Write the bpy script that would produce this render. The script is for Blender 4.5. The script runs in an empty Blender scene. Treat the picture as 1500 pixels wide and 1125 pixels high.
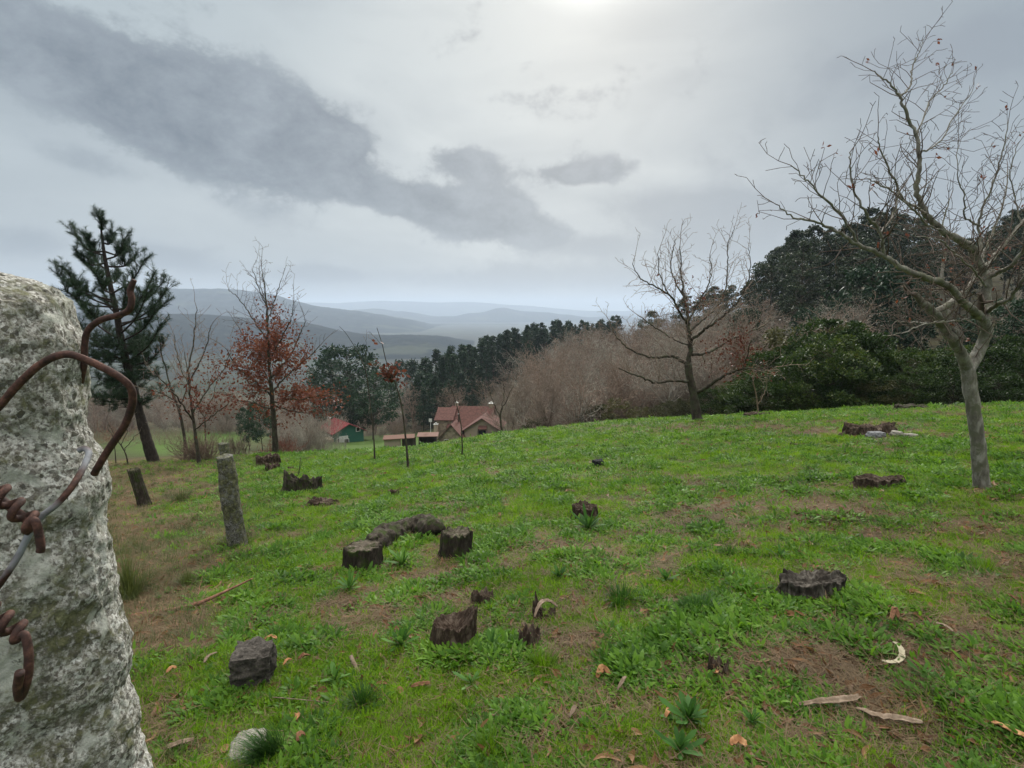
CLOUDS_DARK = [(20,70,120,50,18,.95),(170,118,150,55,20,1.05),(290,155,155,75,15,1.15),(400,195,130,75,12,1.15),(480,225,78,60,0,1.1),(300,235,120,45,12,.55),(200,200,120,35,25,.35),
 (560,288,75,22,12,.95),(635,300,62,38,10,1.25),(685,240,60,22,8,1.15),(735,300,50,30,5,1.0),(780,340,60,24,5,1.05),(690,335,45,20,5,.8),(868,252,70,20,-6,1.1),(805,252,40,12,0,.4)]
CLOUDS_SOFT = [(30,355,120,30,5,.8),(240,375,90,25,10,.8),(130,240,90,25,10,.6),(480,400,60,14,0,.7),(340,290,140,30,14,.7),(950,400,400,60,0,.5),(880,360,60,15,0,.6),(1480,40,90,50,0,.7),(1150,330,300,50,0,.7),(1100,200,200,45,-12,.55),(1350,90,260,60,10,.8),(1250,240,160,30,5,.6),(1000,300,160,30,0,.5),(640,410,260,22,0,.7),(100,300,140,20,8,.5)]
SKY_RAMP = [(0, (.35,.385,.41)), (.10, (.405,.445,.465)), (.30, (.445,.50,.525)), (.55, (.405,.47,.50)), (.9, (.38,.45,.485))]
SKY_RIGHT = (.190,.228,.268)
SKY_BRIGHT = (.62,.655,.65)
VAULT_BOOST = 4.7; SKYGAIN = 0.86; SUN_E = 2.6; EXPO = 0.25; HAZE = 1/7500
FAST = False
import bpy, math, random
import numpy as np
from mathutils import Vector, Matrix, noise as mnoise
R = math.radians
SC = bpy.context.scene
COL = SC.collection
# ------------------------------------------------------------------ camera
F, CX, CY, EYE = 800.0, 750.0, 562.5, 1.6
PITCH = math.atan((CY - 455.0) / F)
cp, sp = math.cos(PITCH), math.sin(PITCH)
cam_d = bpy.data.cameras.new('camera'); cam = bpy.data.objects.new('camera', cam_d); COL.objects.link(cam)
cam.location = (0, 0, EYE); cam.rotation_euler = (math.pi/2 - PITCH, 0, 0)
cam_d.sensor_width = 36; cam_d.lens = 36*F/1500; cam_d.clip_start = 0.02; cam_d.clip_end = 40000
SC.camera = cam

def ray(px, py):
    x = (px-CX)/F; y = (CY-py)/F
    return Vector((x, cp + y*sp, -sp + y*cp))
def P(px, py, Y):
    d = ray(px, py); return Vector((0, 0, EYE)) + d*(Y/d.y)
def proj(X, Y, Z):
    """numpy: world point -> photograph pixel"""
    z = Z-EYE; depth = np.maximum(Y*cp - z*sp, 1e-3); up = Y*sp + z*cp
    return CX+F*X/depth, CY-F*up/depth

# ------------------------------------------------------------------ noise
def _h(ix, iy, iz, s):
    n = (ix*374761393 + iy*668265263 + iz*2147483647*3 + s*974634777) & 0xffffffff
    n = ((n ^ (n >> 13))*1274126177) & 0xffffffff
    n = ((n ^ (n >> 15))*2246822519) & 0xffffffff
    return ((n ^ (n >> 16)) & 0xffffff)/float(0xffffff)
def vnoise(x, y, z=0.0, s=0):
    x, y, z = np.broadcast_arrays(np.asarray(x, float), np.asarray(y, float), np.asarray(z, float))
    fx, fy, fz = np.floor(x), np.floor(y), np.floor(z)
    ix, iy, iz = fx.astype(np.int64), fy.astype(np.int64), fz.astype(np.int64)
    tx, ty, tz = x-fx, y-fy, z-fz
    tx = tx*tx*(3-2*tx); ty = ty*ty*(3-2*ty); tz = tz*tz*(3-2*tz)
    o = 0
    for dx in (0, 1):
        for dy in (0, 1):
            for dz in (0, 1):
                o = o + _h(ix+dx, iy+dy, iz+dz, s)*(tx if dx else 1-tx)*(ty if dy else 1-ty)*(tz if dz else 1-tz)
    return o
def fbm(x, y, z=0.0, s=0, octv=4, gain=.5):
    o = 0; a = 1.0; t = 0; f = 1.0
    for k in range(octv):
        o = o + a*vnoise(np.asarray(x)*f+k*7.3, np.asarray(y)*f-k*3.1, np.asarray(z)*f+k*1.7, s+k); t += a; a *= gain; f *= 2.03
    return o/t

# ------------------------------------------------------------------ terrain
CPX = np.array([-900, -200, 0, 200, 400, 500, 600, 700, 800, 900, 1000, 1100, 1300, 1500, 1900, 2600], float)
CU = (CPX-CX)/F
ROWS = np.array([50, 80, 110, 150, 220, 300, 600, 1500, 4000, 12000], float)
TAB = np.array([
 [-17,-13,-12.5,-11.5,-11.5,-12,-12.5,-12,-11,-9.5,-8,-7,-5.8,-5, -2, 3],
 [-25,-20,-19,-17.4,-18,-19,-19.5,-19,-16,-13,-10.5,-7.5,-4, -1, 6,15],
 [-32,-26,-25,-24,-25,-25.5,-25,-21.5,-18,-14,-10,-6, 0, 6,14,28],
 [-40,-32,-31,-30,-31,-32,-31,-26,-17,-12,-8,-3, 8,15,25,45],
 [-55,-45,-43,-42,-43,-44,-42,-32,-22,-16,-10, 0,18,28,45,70],
 [-70,-58,-56,-54,-54,-55,-54,-44,-34,-25,-12, 2,28,42,65,95],
 [-100,-92,-90,-88,-85,-84,-82,-78,-74,-62,-40,-10,30,55,95,140],
 [-140]*9+[-130,-115,-90,-30,20,80,140],
 [-150]*16, [-165]*16], float)
_cpx = np.array([-900, 0, 200, 450, 600, 750, 900, 1000, 1300, 1500, 1900, 2600.])
_cy = np.array([26, 22, 21, 19.5, 18.5, 22.5, 24, 22.5, 20, 17, 16, 16.])
_LR = np.log(ROWS)
def hz(X, Y, bumps=True):
    X = np.asarray(X, float); Y = np.asarray(Y, float)
    X, Y = np.broadcast_arrays(X, Y)
    Ys = np.maximum(Y, 2.0)
    u = X/Ys
    plane = -0.15*Y + 0.082*X
    # soften the tilt far to the sides and behind
    plane = np.where(Y < 2, -0.15*Y + 0.082*np.clip(X, -6, 6), plane)
    plane = np.where(X < -3, plane, plane)
    yc = np.interp(u*F+CX, _cpx, _cy)
    # table lookup
    uc = np.clip(u, CU[0], CU[-1])
    j = np.clip(np.searchsorted(CU, uc)-1, 0, len(CU)-2)
    fu = (uc-CU[j])/(CU[j+1]-CU[j])
    L = np.log(np.maximum(Ys, 50.0))
    i = np.clip(np.searchsorted(_LR, L)-1, 0, len(ROWS)-2)
    fl = np.clip((L-_LR[i])/(_LR[i+1]-_LR[i]), 0, 1)
    t = (TAB[i, j]*(1-fu)+TAB[i, j+1]*fu)*(1-fl) + (TAB[i+1, j]*(1-fu)+TAB[i+1, j+1]*fu)*fl
    zc = -0.15*yc + 0.082*u*yc
    k = np.clip((Ys-yc)/(50-yc), 0, 1)
    kk = k**1.0
    mid = zc*(1-kk) + t*kk - 1.3*np.clip((u-.2)*3, 0, 1)*np.sin(np.pi*np.clip(k*1.15, 0, 1))
    z = np.where(Ys <= yc, plane, mid)
    # round the crest slightly
    w = np.exp(-((Ys-yc)/2.5)**2)
    z = z - 0.10*w
    if bumps:
        near = np.clip(1-(Y-12)/30, 0, 1)
        z = z + (fbm(X*.9, Y*.9, s=5, octv=3)-.5)*.10*near + (fbm(X*3.5, Y*3.5, s=9, octv=2)-.5)*.035*near*np.clip(1-(Y-8)/14, 0, 1)
        far = np.clip((Y-35)/60, 0, 1)
        z = z + (fbm(X*.03, Y*.03, s=3, octv=3)-.5)*far*np.clip(Y*.02, 0, 5)
    return z
def h1(X, Y): return float(hz(X, Y))
def G(px, py, ymax=400):
    d = ray(px, py); d = d/d.y
    y = np.concatenate([np.linspace(.8, 30, 1500), np.linspace(30, ymax, 1500)])
    Z = EYE+d.z*y; H = hz(d.x*y, y)
    k = np.argmax(Z <= H)
    if k == 0: k = len(y)-1
    yy = y[k]; return Vector((d.x*yy, yy, float(H[k])))

# ------------------------------------------------------------------ objects
def link(o, parent=None):
    COL.objects.link(o)
    if parent is not None: o.parent = parent
    return o
def tag(o, label=None, cat=None, group=None, kind=None):
    if label: o['label'] = label
    if cat: o['category'] = cat
    if group: o['group'] = group
    if kind: o['kind'] = kind
    return o
def empty(name, loc, label=None, cat=None, group=None, rz=0):
    o = bpy.data.objects.new(name, None); o.location = loc; o.rotation_euler = (0, 0, rz); o.empty_display_size = .1
    COL.objects.link(o); return tag(o, label, cat, group)
def mesh(name, V, Fc, mat=None, smooth=False, attrs=None):
    """V (n,3); Fc array (m,k) or list of such arrays / lists"""
    me = bpy.data.meshes.new(name)
    V = np.asarray(V, np.float32).reshape(-1, 3)
    if isinstance(Fc, np.ndarray): Fc = [Fc]
    if sum(len(f) for f in Fc) == 0:
        me.vertices.add(len(V)); me.vertices.foreach_set('co', V.ravel())
    elif not isinstance(Fc[0], np.ndarray):
        me.from_pydata([tuple(map(float, v)) for v in V], [], [tuple(int(i) for i in f) for f in Fc])
    else:
        Fc = [f for f in Fc if len(f)]
        nl = sum(f.size for f in Fc); npoly = sum(len(f) for f in Fc)
        me.vertices.add(len(V)); me.vertices.foreach_set('co', V.ravel())
        me.loops.add(nl); me.loops.foreach_set('vertex_index', np.concatenate([f.ravel() for f in Fc]).astype(np.int32))
        tot = np.concatenate([np.full(len(f), f.shape[1]) for f in Fc]); st = np.concatenate([[0], np.cumsum(tot)[:-1]])
        me.polygons.add(npoly); me.polygons.foreach_set('loop_start', st.astype(np.int32)); me.polygons.foreach_set('loop_total', tot.astype(np.int32))
        me.update(calc_edges=True)
    if attrs:
        for k, a in attrs.items():
            at = me.attributes.new(k, 'FLOAT', 'POINT'); at.data.foreach_set('value', np.asarray(a, np.float32))
    if smooth:
        me.polygons.foreach_set('use_smooth', np.ones(len(me.polygons), bool))
    me.validate()
    if mat is not None: me.materials.append(mat)
    return me
def obj(name, me, parent=None, loc=None, **t):
    o = bpy.data.objects.new(name, me)
    if loc is not None: o.location = loc
    link(o, parent); tag(o, **t); return o

class MB:
    """collects vertices and faces for ONE mesh"""
    def __init__(s): s.V = []; s.F = []; s.n = 0
    def add(s, V, Fc):
        V = np.asarray(V, float).reshape(-1, 3)
        s.V.append(V)
        for f in Fc: s.F.append(tuple(int(i)+s.n for i in f))
        s.n += len(V); return s
    def box(s, c, size, rz=0, taper=1.0):
        x, y, z = [a/2 for a in size]; V = []
        for sz in (-1, 1):
            k = taper if sz > 0 else 1
            for sx, sy in ((-1, -1), (1, -1), (1, 1), (-1, 1)):
                X, Y = sx*x*k, sy*y*k
                V.append((c[0]+X*math.cos(rz)-Y*math.sin(rz), c[1]+X*math.sin(rz)+Y*math.cos(rz), c[2]+sz*z))
        return s.add(V, [(0, 3, 2, 1), (4, 5, 6, 7), (0, 1, 5, 4), (1, 2, 6, 5), (2, 3, 7, 6), (3, 0, 4, 7)])
    def prism(s, poly, axis0, axis1, d):
        """polygon (list of 3D points) extruded by vector d"""
        n = len(poly); V = [Vector(p) for p in poly]+[Vector(p)+Vector(d) for p in poly]
        return s.add([tuple(v) for v in V], [tuple(range(n))[::-1], tuple(range(n, 2*n))]+[(i, (i+1) % n, n+(i+1) % n, n+i) for i in range(n)])
    def tube(s, pts, rad, k=8, cap=True, rough=0, seed=0):
        V, Fc = tube_vf(pts, rad, k, cap, rough, seed); return s.add(V, Fc)
    def mesh(s, name, mat, smooth=False):
        return mesh(name, np.concatenate(s.V), s.F, mat, smooth)

def catmull(pts, sub):
    pts = [Vector(p) for p in pts]; out = []
    n = len(pts)
    for i in range(n-1):
        p0 = pts[max(i-1, 0)]; p1 = pts[i]; p2 = pts[i+1]; p3 = pts[min(i+2, n-1)]
        for j in range(sub):
            t = j/sub
            out.append(.5*((2*p1)+(-p0+p2)*t+(2*p0-5*p1+4*p2-p3)*t*t+(-p0+3*p1-3*p2+p3)*t**3))
    out.append(pts[-1]); return out
def lerp_list(a, n):
    a = np.asarray(a, float); return np.interp(np.linspace(0, len(a)-1, n), np.arange(len(a)), a)
def tube_vf(pts, rad, k=8, cap=True, rough=0, seed=0):
    pts = [Vector(p) for p in pts]; n = len(pts)
    rad = lerp_list(rad, n) if np.ndim(rad) else np.full(n, rad)
    V = []; ref = Vector((.13, .31, 1)).normalized(); prevx = None
    for i, p in enumerate(pts):
        t = (pts[min(i+1, n-1)]-pts[max(i-1, 0)])
        t = t.normalized() if t.length > 1e-9 else Vector((0, 0, 1))
        if prevx is None:
            x = t.cross(Vector((0, 1, .2)) if abs(t.y) < .9 else Vector((1, 0, 0))).normalized()
        else:
            x = (prevx - t*prevx.dot(t)).normalized()
        prevx = x; y = t.cross(x)
        for j in range(k):
            a = 2*math.pi*j/k; r = rad[i]
            if rough: r *= 1+rough*(mnoise.noise(Vector((math.cos(a)*1.7+seed, math.sin(a)*1.7, i*.35)))+.5*mnoise.noise(Vector((math.cos(a)*4+seed, math.sin(a)*4, i*.9))))
            V.append(p+(x*math.cos(a)+y*math.sin(a))*r)
    Fc = []
    for i in range(n-1):
        for j in range(k):
            a = i*k+j; b = i*k+(j+1) % k; Fc.append((a, b, b+k, a+k))
    if cap:
        Fc.append(tuple(range(k))[::-1]); Fc.append(tuple((n-1)*k+j for j in range(k)))
    return [tuple(v) for v in V], Fc

def seg_prisms(A, B, ra, rb, k=3):
    """vectorised thin prisms for twigs"""
    A = np.asarray(A, float); B = np.asarray(B, float); ra = np.asarray(ra, float); rb = np.asarray(rb, float)
    D = B-A; L = np.linalg.norm(D, axis=1, keepdims=True)+1e-9; D = D/L
    up = np.where(np.abs(D[:, 2:3]) > .9, np.array([[1., 0, 0]]), np.array([[0, 0, 1.]]))
    X = np.cross(D, up); X /= np.linalg.norm(X, axis=1, keepdims=True)+1e-9; Y = np.cross(D, X)
    V = np.empty((len(A), 2*k, 3))
    for j in range(k):
        c, s_ = math.cos(2*math.pi*j/k), math.sin(2*math.pi*j/k)
        o = X*c+Y*s_
        V[:, j] = A+o*ra[:, None]; V[:, k+j] = B+o*rb[:, None]
    base = np.arange(len(A))[:, None]*2*k
    Q = np.array([[j, (j+1) % k, k+(j+1) % k, k+j] for j in range(k)])
    Fc = (base[:, :, None]+Q[None]).reshape(-1, 4)
    return V.reshape(-1, 3), Fc

# ------------------------------------------------------------------ materials
MATS = {}
class NT:
    def __init__(s, name):
        s.m = bpy.data.materials.new(name); s.m.use_nodes = True; s.t = s.m.node_tree; s.t.nodes.clear()
        s.out = s.t.nodes.new('ShaderNodeOutputMaterial')
    def n(s, typ, **kw):
        nd = s.t.nodes.new('ShaderNode'+typ)
        for k, v in kw.items():
            if k.startswith('i_'): nd.inputs[k[2:].replace('_', ' ')].default_value = v
            else: setattr(nd, k, v)
        return nd
    def l(s, a, b): s.t.links.new(a, b)
    def ramp(s, fac, stops, interp='LINEAR'):
        r = s.n('ValToRGB'); r.color_ramp.interpolation = interp
        e = r.color_ramp.elements
        while len(e) < len(stops): e.new(.5)
        for q, (p, c) in zip(e, stops): q.position = p; q.color = (*c, 1) if len(c) == 3 else c
        if fac is not None: s.l(fac, r.inputs[0])
        return r.outputs[0]
    def noise(s, vec, scale, detail=4, rough=.55, dist=0):
        nd = s.n('TexNoise'); nd.inputs['Scale'].default_value = scale; nd.inputs['Detail'].default_value = detail
        nd.inputs['Roughness'].default_value = rough; nd.inputs['Distortion'].default_value = dist
        if vec is not None: s.l(vec, nd.inputs['Vector'])
        return nd.outputs[0]
    def mix(s, fac, a, b, mode='MIX'):
        nd = s.n('Mix', data_type='RGBA', blend_type=mode)
        for k, v in ((0, fac), (6, a), (7, b)):
            if isinstance(v, (int, float)): nd.inputs[k].default_value = v
            elif isinstance(v, tuple): nd.inputs[k].default_value = (*v, 1)
            else: s.l(v, nd.inputs[k])
        return nd.outputs[2]
    def math(s, op, a, b=None, c=None, clamp=False):
        nd = s.n('Math', operation=op, use_clamp=clamp)
        for k, v in enumerate((a, b, c)):
            if v is None: continue
            if isinstance(v, (int, float)): nd.inputs[k].default_value = v
            else: s.l(v, nd.inputs[k])
        return nd.outputs[0]
    def bump(s, h, strength=.5, dist=.01, prev=None):
        b = s.n('Bump'); b.inputs['Strength'].default_value = strength; b.inputs['Distance'].default_value = dist
        s.l(h, b.inputs['Height'])
        if prev is not None: s.l(prev, b.inputs['Normal'])
        return b.outputs[0]
    def bsdf(s, col, rough=.9, normal=None, spec=.3, metal=0):
        b = s.n('BsdfPrincipled'); b.inputs['Roughness'].default_value = rough; b.inputs['Specular IOR Level'].default_value = spec
        b.inputs['Metallic'].default_value = metal
        if isinstance(col, tuple): b.inputs['Base Color'].default_value = (*col, 1)
        else: s.l(col, b.inputs['Base Color'])
        if normal is not None: s.l(normal, b.inputs['Normal'])
        s.l(b.outputs[0], s.out.inputs[0]); return b
    def pos(s): return s.n('NewGeometry').outputs['Position']
    def objc(s): return s.n('TexCoord').outputs['Object']
    def attr(s, name): 
        a = s.n('Attribute'); a.attribute_name = name; return a.outputs['Fac']
    def rnd(s): return s.n('ObjectInfo').outputs['Random']
    def sep(s, v):
        x = s.n('SeparateXYZ'); s.l(v, x.inputs[0]); return x.outputs
    def mapv(s, v, scale): 
        m = s.n('Mapping'); m.inputs['Scale'].default_value = scale; s.l(v, m.inputs[0]); return m.outputs[0]

def leaf_mat(name, stops, transl=.35, rough=.55, patch=None, spec=.25):
    """leaf material: colour per leaf / instance / place, light passes through"""
    t = NT(name); 
    r = t.noise(t.pos(), 1.3, 3); r2 = t.rnd(); a = t.attr('var')
    f = t.math('ADD', t.math('MULTIPLY', r, .5), t.math('MULTIPLY', t.math('ADD', r2, a), .38))
    f = t.math('SUBTRACT', f, .08)
    c = t.ramp(f, stops)
    if patch:
        pn = t.noise(t.pos(), patch[0], 2)
        c = t.mix(t.ramp(pn, [(.42, (0, 0, 0)), (.62, (1, 1, 1))]), c, t.mix(.6, c, patch[1]))
    b = t.n('BsdfPrincipled'); b.inputs['Roughness'].default_value = rough; b.inputs['Specular IOR Level'].default_value = spec
    t.l(c, b.inputs['Base Color'])
    tr = t.n('BsdfTranslucent'); t.l(t.mix(.5, c, t.mix(1.0, c, (1.5, 1.5, .7), 'MULTIPLY')), tr.inputs['Color'])
    m = t.n('MixShader'); m.inputs[0].default_value = transl; t.l(b.outputs[0], m.inputs[1]); t.l(tr.outputs[0], m.inputs[2])
    t.l(m.outputs[0], t.out.inputs[0]); return t.m

def bark_mat(name, stops, scale=18, moss=None, bumpd=.01, stretch=.25):
    t = NT(name); v = t.mapv(t.objc(), (1, 1, stretch))
    n1 = t.noise(v, scale, 6, .65, .3); n2 = t.noise(t.objc(), scale*.25, 3)
    c = t.ramp(t.math('ADD', t.math('MULTIPLY', n1, .7), t.math('MULTIPLY', n2, .3)), stops)
    if moss:
        mm = t.noise(t.objc(), scale*.4, 5, .7)
        c = t.mix(t.ramp(mm, [(.5, (0, 0, 0)), (.6, (1, 1, 1))]), c, moss)
    t.bsdf(c, .95, t.bump(n1, .9, bumpd), .15); return t.m
def plain(name, col, rough=.8, var=.25, scale=6, bumpd=.004, metal=0, spec=.3):
    t = NT(name); n = t.noise(t.objc(), scale, 5, .6)
    c = t.mix(n, tuple(x*(1-var) for x in col), tuple(min(1, x*(1+var)) for x in col))
    t.bsdf(c, rough, t.bump(n, .5, bumpd), spec, metal); return t.m
# ------------------------------------------------------------------ world: overcast sky
SUN_AZ = math.atan((855-CX)/F/ (cp)); SUN_EL = R(31)
W = bpy.data.worlds.new('World'); SC.world = W; W.use_nodes = True
wt = W.node_tree; wt.nodes.clear()
class WN(NT):
    def __init__(s): s.t = wt
w = WN()
wout = w.n('OutputWorld'); bg = w.n('Background'); w.l(bg.outputs[0], wout.inputs[0])
sky = w.n('TexSky', sky_type='NISHITA'); sky.sun_disc = False; sky.sun_elevation = SUN_EL; sky.sun_rotation = SUN_AZ
sky.altitude = 200; sky.air_density = 1.0; sky.dust_density = 3.0; sky.ozone_density = 1
gen = w.n('TexCoord').outputs['Generated']
nrm = w.n('VectorMath', operation='NORMALIZE'); w.l(gen, nrm.inputs[0]); D = nrm.outputs[0]
dx, dy, dz = w.sep(D)
az = w.math('ARCTAN2', dx, dy); el = w.math('ARCSINE', dz)
def azel(px, py):
    d = ray(px, py).normalized(); return math.atan2(d.x, d.y), math.asin(d.z)
# two noises: large billows and fine edges (stretched sideways)
vst = w.mapv(D, (1, 1, 1.45))
nb = w.noise(vst, 4.5, 8, .62, .25)
nf = w.noise(vst, 13.0, 9, .66, .15)
vst2 = w.mapv(D, (1, 1, 3.4))
nl = w.noise(vst2, 2.6, 5, .5, .4)
def blob(px, py, rx, ry, rot, wgt):
    a0, e0 = azel(px, py)
    a1, e1 = azel(px+10, py); kx = math.hypot(a1-a0, e1-e0)/10
    a2, e2 = azel(px, py+10); ky = math.hypot(a2-a0, e2-e0)/10
    du = w.math('SUBTRACT', az, a0); dv = w.math('SUBTRACT', el, e0)
    c, s_ = math.cos(R(rot)), math.sin(R(rot))
    p = w.math('ADD', w.math('MULTIPLY', du, c/(rx*kx)), w.math('MULTIPLY', dv, -s_/(rx*kx)))
    q = w.math('ADD', w.math('MULTIPLY', du, s_/(ry*ky)), w.math('MULTIPLY', dv, c/(ry*ky)))
    r2 = w.math('ADD', w.math('MULTIPLY', p, p), w.math('MULTIPLY', q, q))
    return w.math('MULTIPLY', w.math('POWER', 2.71828, w.math('MULTIPLY', r2, -1.0)), wgt)
def total(L):
    o = L[0]
    for x in L[1:]: o = w.math('ADD', o, x)
    return o
dark = total([blob(*b) for b in CLOUDS_DARK])
dsum = w.math('ADD', dark, w.math('ADD', w.math('MULTIPLY', w.math('SUBTRACT', nb, .5), 2.2), w.math('MULTIPLY', w.math('SUBTRACT', nf, .5), 2.0)))
mr = w.n('MapRange', interpolation_type='SMOOTHERSTEP'); w.l(dsum, mr.inputs[0])
mr.inputs[1].default_value = .22; mr.inputs[2].default_value = .95; dmask = mr.outputs[0]
soft = total([blob(*b) for b in CLOUDS_SOFT])
ssum = w.math('ADD', soft, w.math('MULTIPLY', w.math('SUBTRACT', nb, .5), 2.2))
mr2 = w.n('MapRange', interpolation_type='SMOOTHERSTEP'); w.l(ssum, mr2.inputs[0])
mr2.inputs[1].default_value = .2; mr2.inputs[2].default_value = 1.0; smask = mr2.outputs[0]
glow = blob(858, -38, 70, 50, 0, 1.0); glow2 = blob(800, 60, 330, 330, 0, 1.0); glow3 = blob(720, 230, 330, 200, 0, 1.0)
right = blob(1330, 150, 420, 420, 0, 1.0)
base = w.ramp(w.math('MULTIPLY', el, 1/R(40)), SKY_RAMP)
base = w.mix(w.math('MULTIPLY', right, .75), base, SKY_RIGHT)
base = w.mix(w.math('MULTIPLY', w.math('ADD', glow2, glow3, clamp=True), .62), base, SKY_BRIGHT)
base = w.mix(w.ramp(nl, [(.38, (.0,)*3), (.66, (.55,)*3)]), base, (.29, .335, .37))
base = w.mix(w.math('MULTIPLY', smask, .72), base, (.235, .272, .312))
dcol = w.ramp(w.math('ADD', w.math('MULTIPLY', nf, .6), w.math('MULTIPLY', nb, .4)), [(.36, (.125, .153, .185)), (.62, (.275, .315, .352))])
base = w.mix(w.math('MULTIPLY', dmask, .95), base, dcol)
gl = w.n('Mix', data_type='RGBA', blend_type='ADD'); gl.inputs[0].default_value = 1; w.l(base, gl.inputs[6])
gc = w.mix(glow, (0, 0, 0), (.40, .40, .37)); w.l(gc, gl.inputs[7])
# overcast vault above the frame, unseen, is boosted to light the meadow
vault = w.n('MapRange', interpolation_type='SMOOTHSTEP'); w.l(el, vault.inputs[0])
vault.inputs[1].default_value = R(34); vault.inputs[2].default_value = R(54); vault.inputs[3].default_value = 1; vault.inputs[4].default_value = VAULT_BOOST
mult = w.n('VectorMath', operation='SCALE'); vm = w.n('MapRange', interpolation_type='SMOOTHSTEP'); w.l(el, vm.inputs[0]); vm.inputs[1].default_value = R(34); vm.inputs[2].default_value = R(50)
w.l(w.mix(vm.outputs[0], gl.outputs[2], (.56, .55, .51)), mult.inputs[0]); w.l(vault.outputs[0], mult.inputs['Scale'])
# clear-sky light seen through thin cloud adds a little (Nishita), at background strength 0.1
sk = w.n('VectorMath', operation='SCALE'); w.l(sky.outputs[0], sk.inputs[0]); sk.inputs['Scale'].default_value = .06
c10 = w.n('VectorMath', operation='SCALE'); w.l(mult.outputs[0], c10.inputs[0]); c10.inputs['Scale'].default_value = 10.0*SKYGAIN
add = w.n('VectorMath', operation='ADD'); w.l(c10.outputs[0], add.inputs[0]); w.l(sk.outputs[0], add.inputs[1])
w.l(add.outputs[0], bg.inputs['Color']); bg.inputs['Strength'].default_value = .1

sd = bpy.data.lights.new('sun', 'SUN'); sd.energy = SUN_E; sd.angle = R(5); sd.color = (1, .96, .88)
so = bpy.data.objects.new('sun', sd); COL.objects.link(so)
sdir = Vector((math.sin(SUN_AZ)*math.cos(SUN_EL), math.cos(SUN_AZ)*math.cos(SUN_EL), math.sin(SUN_EL)))
so.rotation_euler = sdir.to_track_quat('Z', 'Y').to_euler()
vs = SC.view_settings; vs.view_transform = 'Standard'; vs.look = 'None'; vs.exposure = EXPO; vs.gamma = 1
SC.render.engine = 'CYCLES'; SC.cycles.use_denoising = True
SC.cycles.max_bounces = 6; SC.cycles.diffuse_bounces = 3; SC.cycles.transmission_bounces = 4; SC.cycles.volume_bounces = 1; SC.cycles.glossy_bounces = 2
# ------------------------------------------------------------------ haze: the damp air over the valley
hv = [(-16000, -40, -175), (16000, -40, -175), (16000, 17500, -175), (-16000, 17500, -175)]
hv += [(x, y, 330) for x, y, z in hv]
hm = NT('haze_air'); pv = hm.n('VolumePrincipled'); pv.inputs['Color'].default_value = (.70, .82, 1.0, 1); pv.inputs['Density'].default_value = HAZE
pv.inputs['Anisotropy'].default_value = .2
hm.l(pv.outputs[0], hm.out.inputs['Volume'])
ho = obj('haze', mesh('haze', hv, [(0, 3, 2, 1), (4, 5, 6, 7), (0, 1, 5, 4), (1, 2, 6, 5), (2, 3, 7, 6), (3, 0, 4, 7)], hm.m), label='thin blue grey haze over the whole valley', kind='stuff')
# ------------------------------------------------------------------ what grows where (a map over the ground)
DRYP = [(1280,770,260,38,.75),(1150,745,110,22,.55),(1420,1000,220,60,.95),(1300,960,120,45,.5),(1110,985,115,48,.95),(1180,880,130,35,.5),(660,860,150,60,.55),(620,835,70,40,.3),
 (1000,628,240,9,.85),(1300,632,200,22,.45),(1400,600,200,14,.5),(600,650,200,10,.25),(240,925,70,45,1.3),(240,860,100,45,.9),(180,800,60,100,.5),(330,1080,60,50,.6),(760,1060,90,35,.4),
 (1000,700,160,14,.3),(1450,840,120,30,.4),(700,690,80,12,.45),(640,740,70,12,.4),(910,930,60,30,.35),(800,940,70,50,.6),(1290,655,90,16,.5),(520,880,60,30,.35),(930,1040,120,35,.35),(1240,1070,120,35,.35)]
LUSH = [(420,960,210,110,1.1),(470,760,110,90,.7),(330,880,120,60,.6),(250,1060,60,90,.8),(1250,690,260,18,.7),(560,700,150,30,.5),(900,680,260,25,.45),(700,1010,200,60,.3),(1380,740,100,20,.5),(800,640,200,8,.4)]
def patches(L, px, py):
    o = np.zeros(np.shape(px))
    for a, b, rx, ry, w_ in L: o = o + w_*np.exp(-(((px-a)/rx)**2+((py-b)/ry)**2))
    return o
def fence_x(Y): return -0.40 - 0.465*(Y-0.5)
def dryness(X, Y, Z):
    px, py = proj(X, Y, Z)
    ok = Y > .6
    d = np.where(ok, patches(DRYP, px, py), .3) - .35*np.where(ok, patches(LUSH, px, py), 0)
    side = 1/(1+np.exp(-(fence_x(Y)-.25-X)*2.2/np.clip(Y*.15, .6, 3)))      # rough ground on the other side of the fence
    n = .55*(fbm(X*1.1, Y*1.1, s=21, octv=4)-.5)+.75*(fbm(X*4.2, Y*4.2, s=23, octv=3)-.5)
    return np.clip(d*.9 + .62*side*np.clip((Y-3.2)/3, 0, 1) + n*2.0 + .04, 0, 1), side

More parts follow.
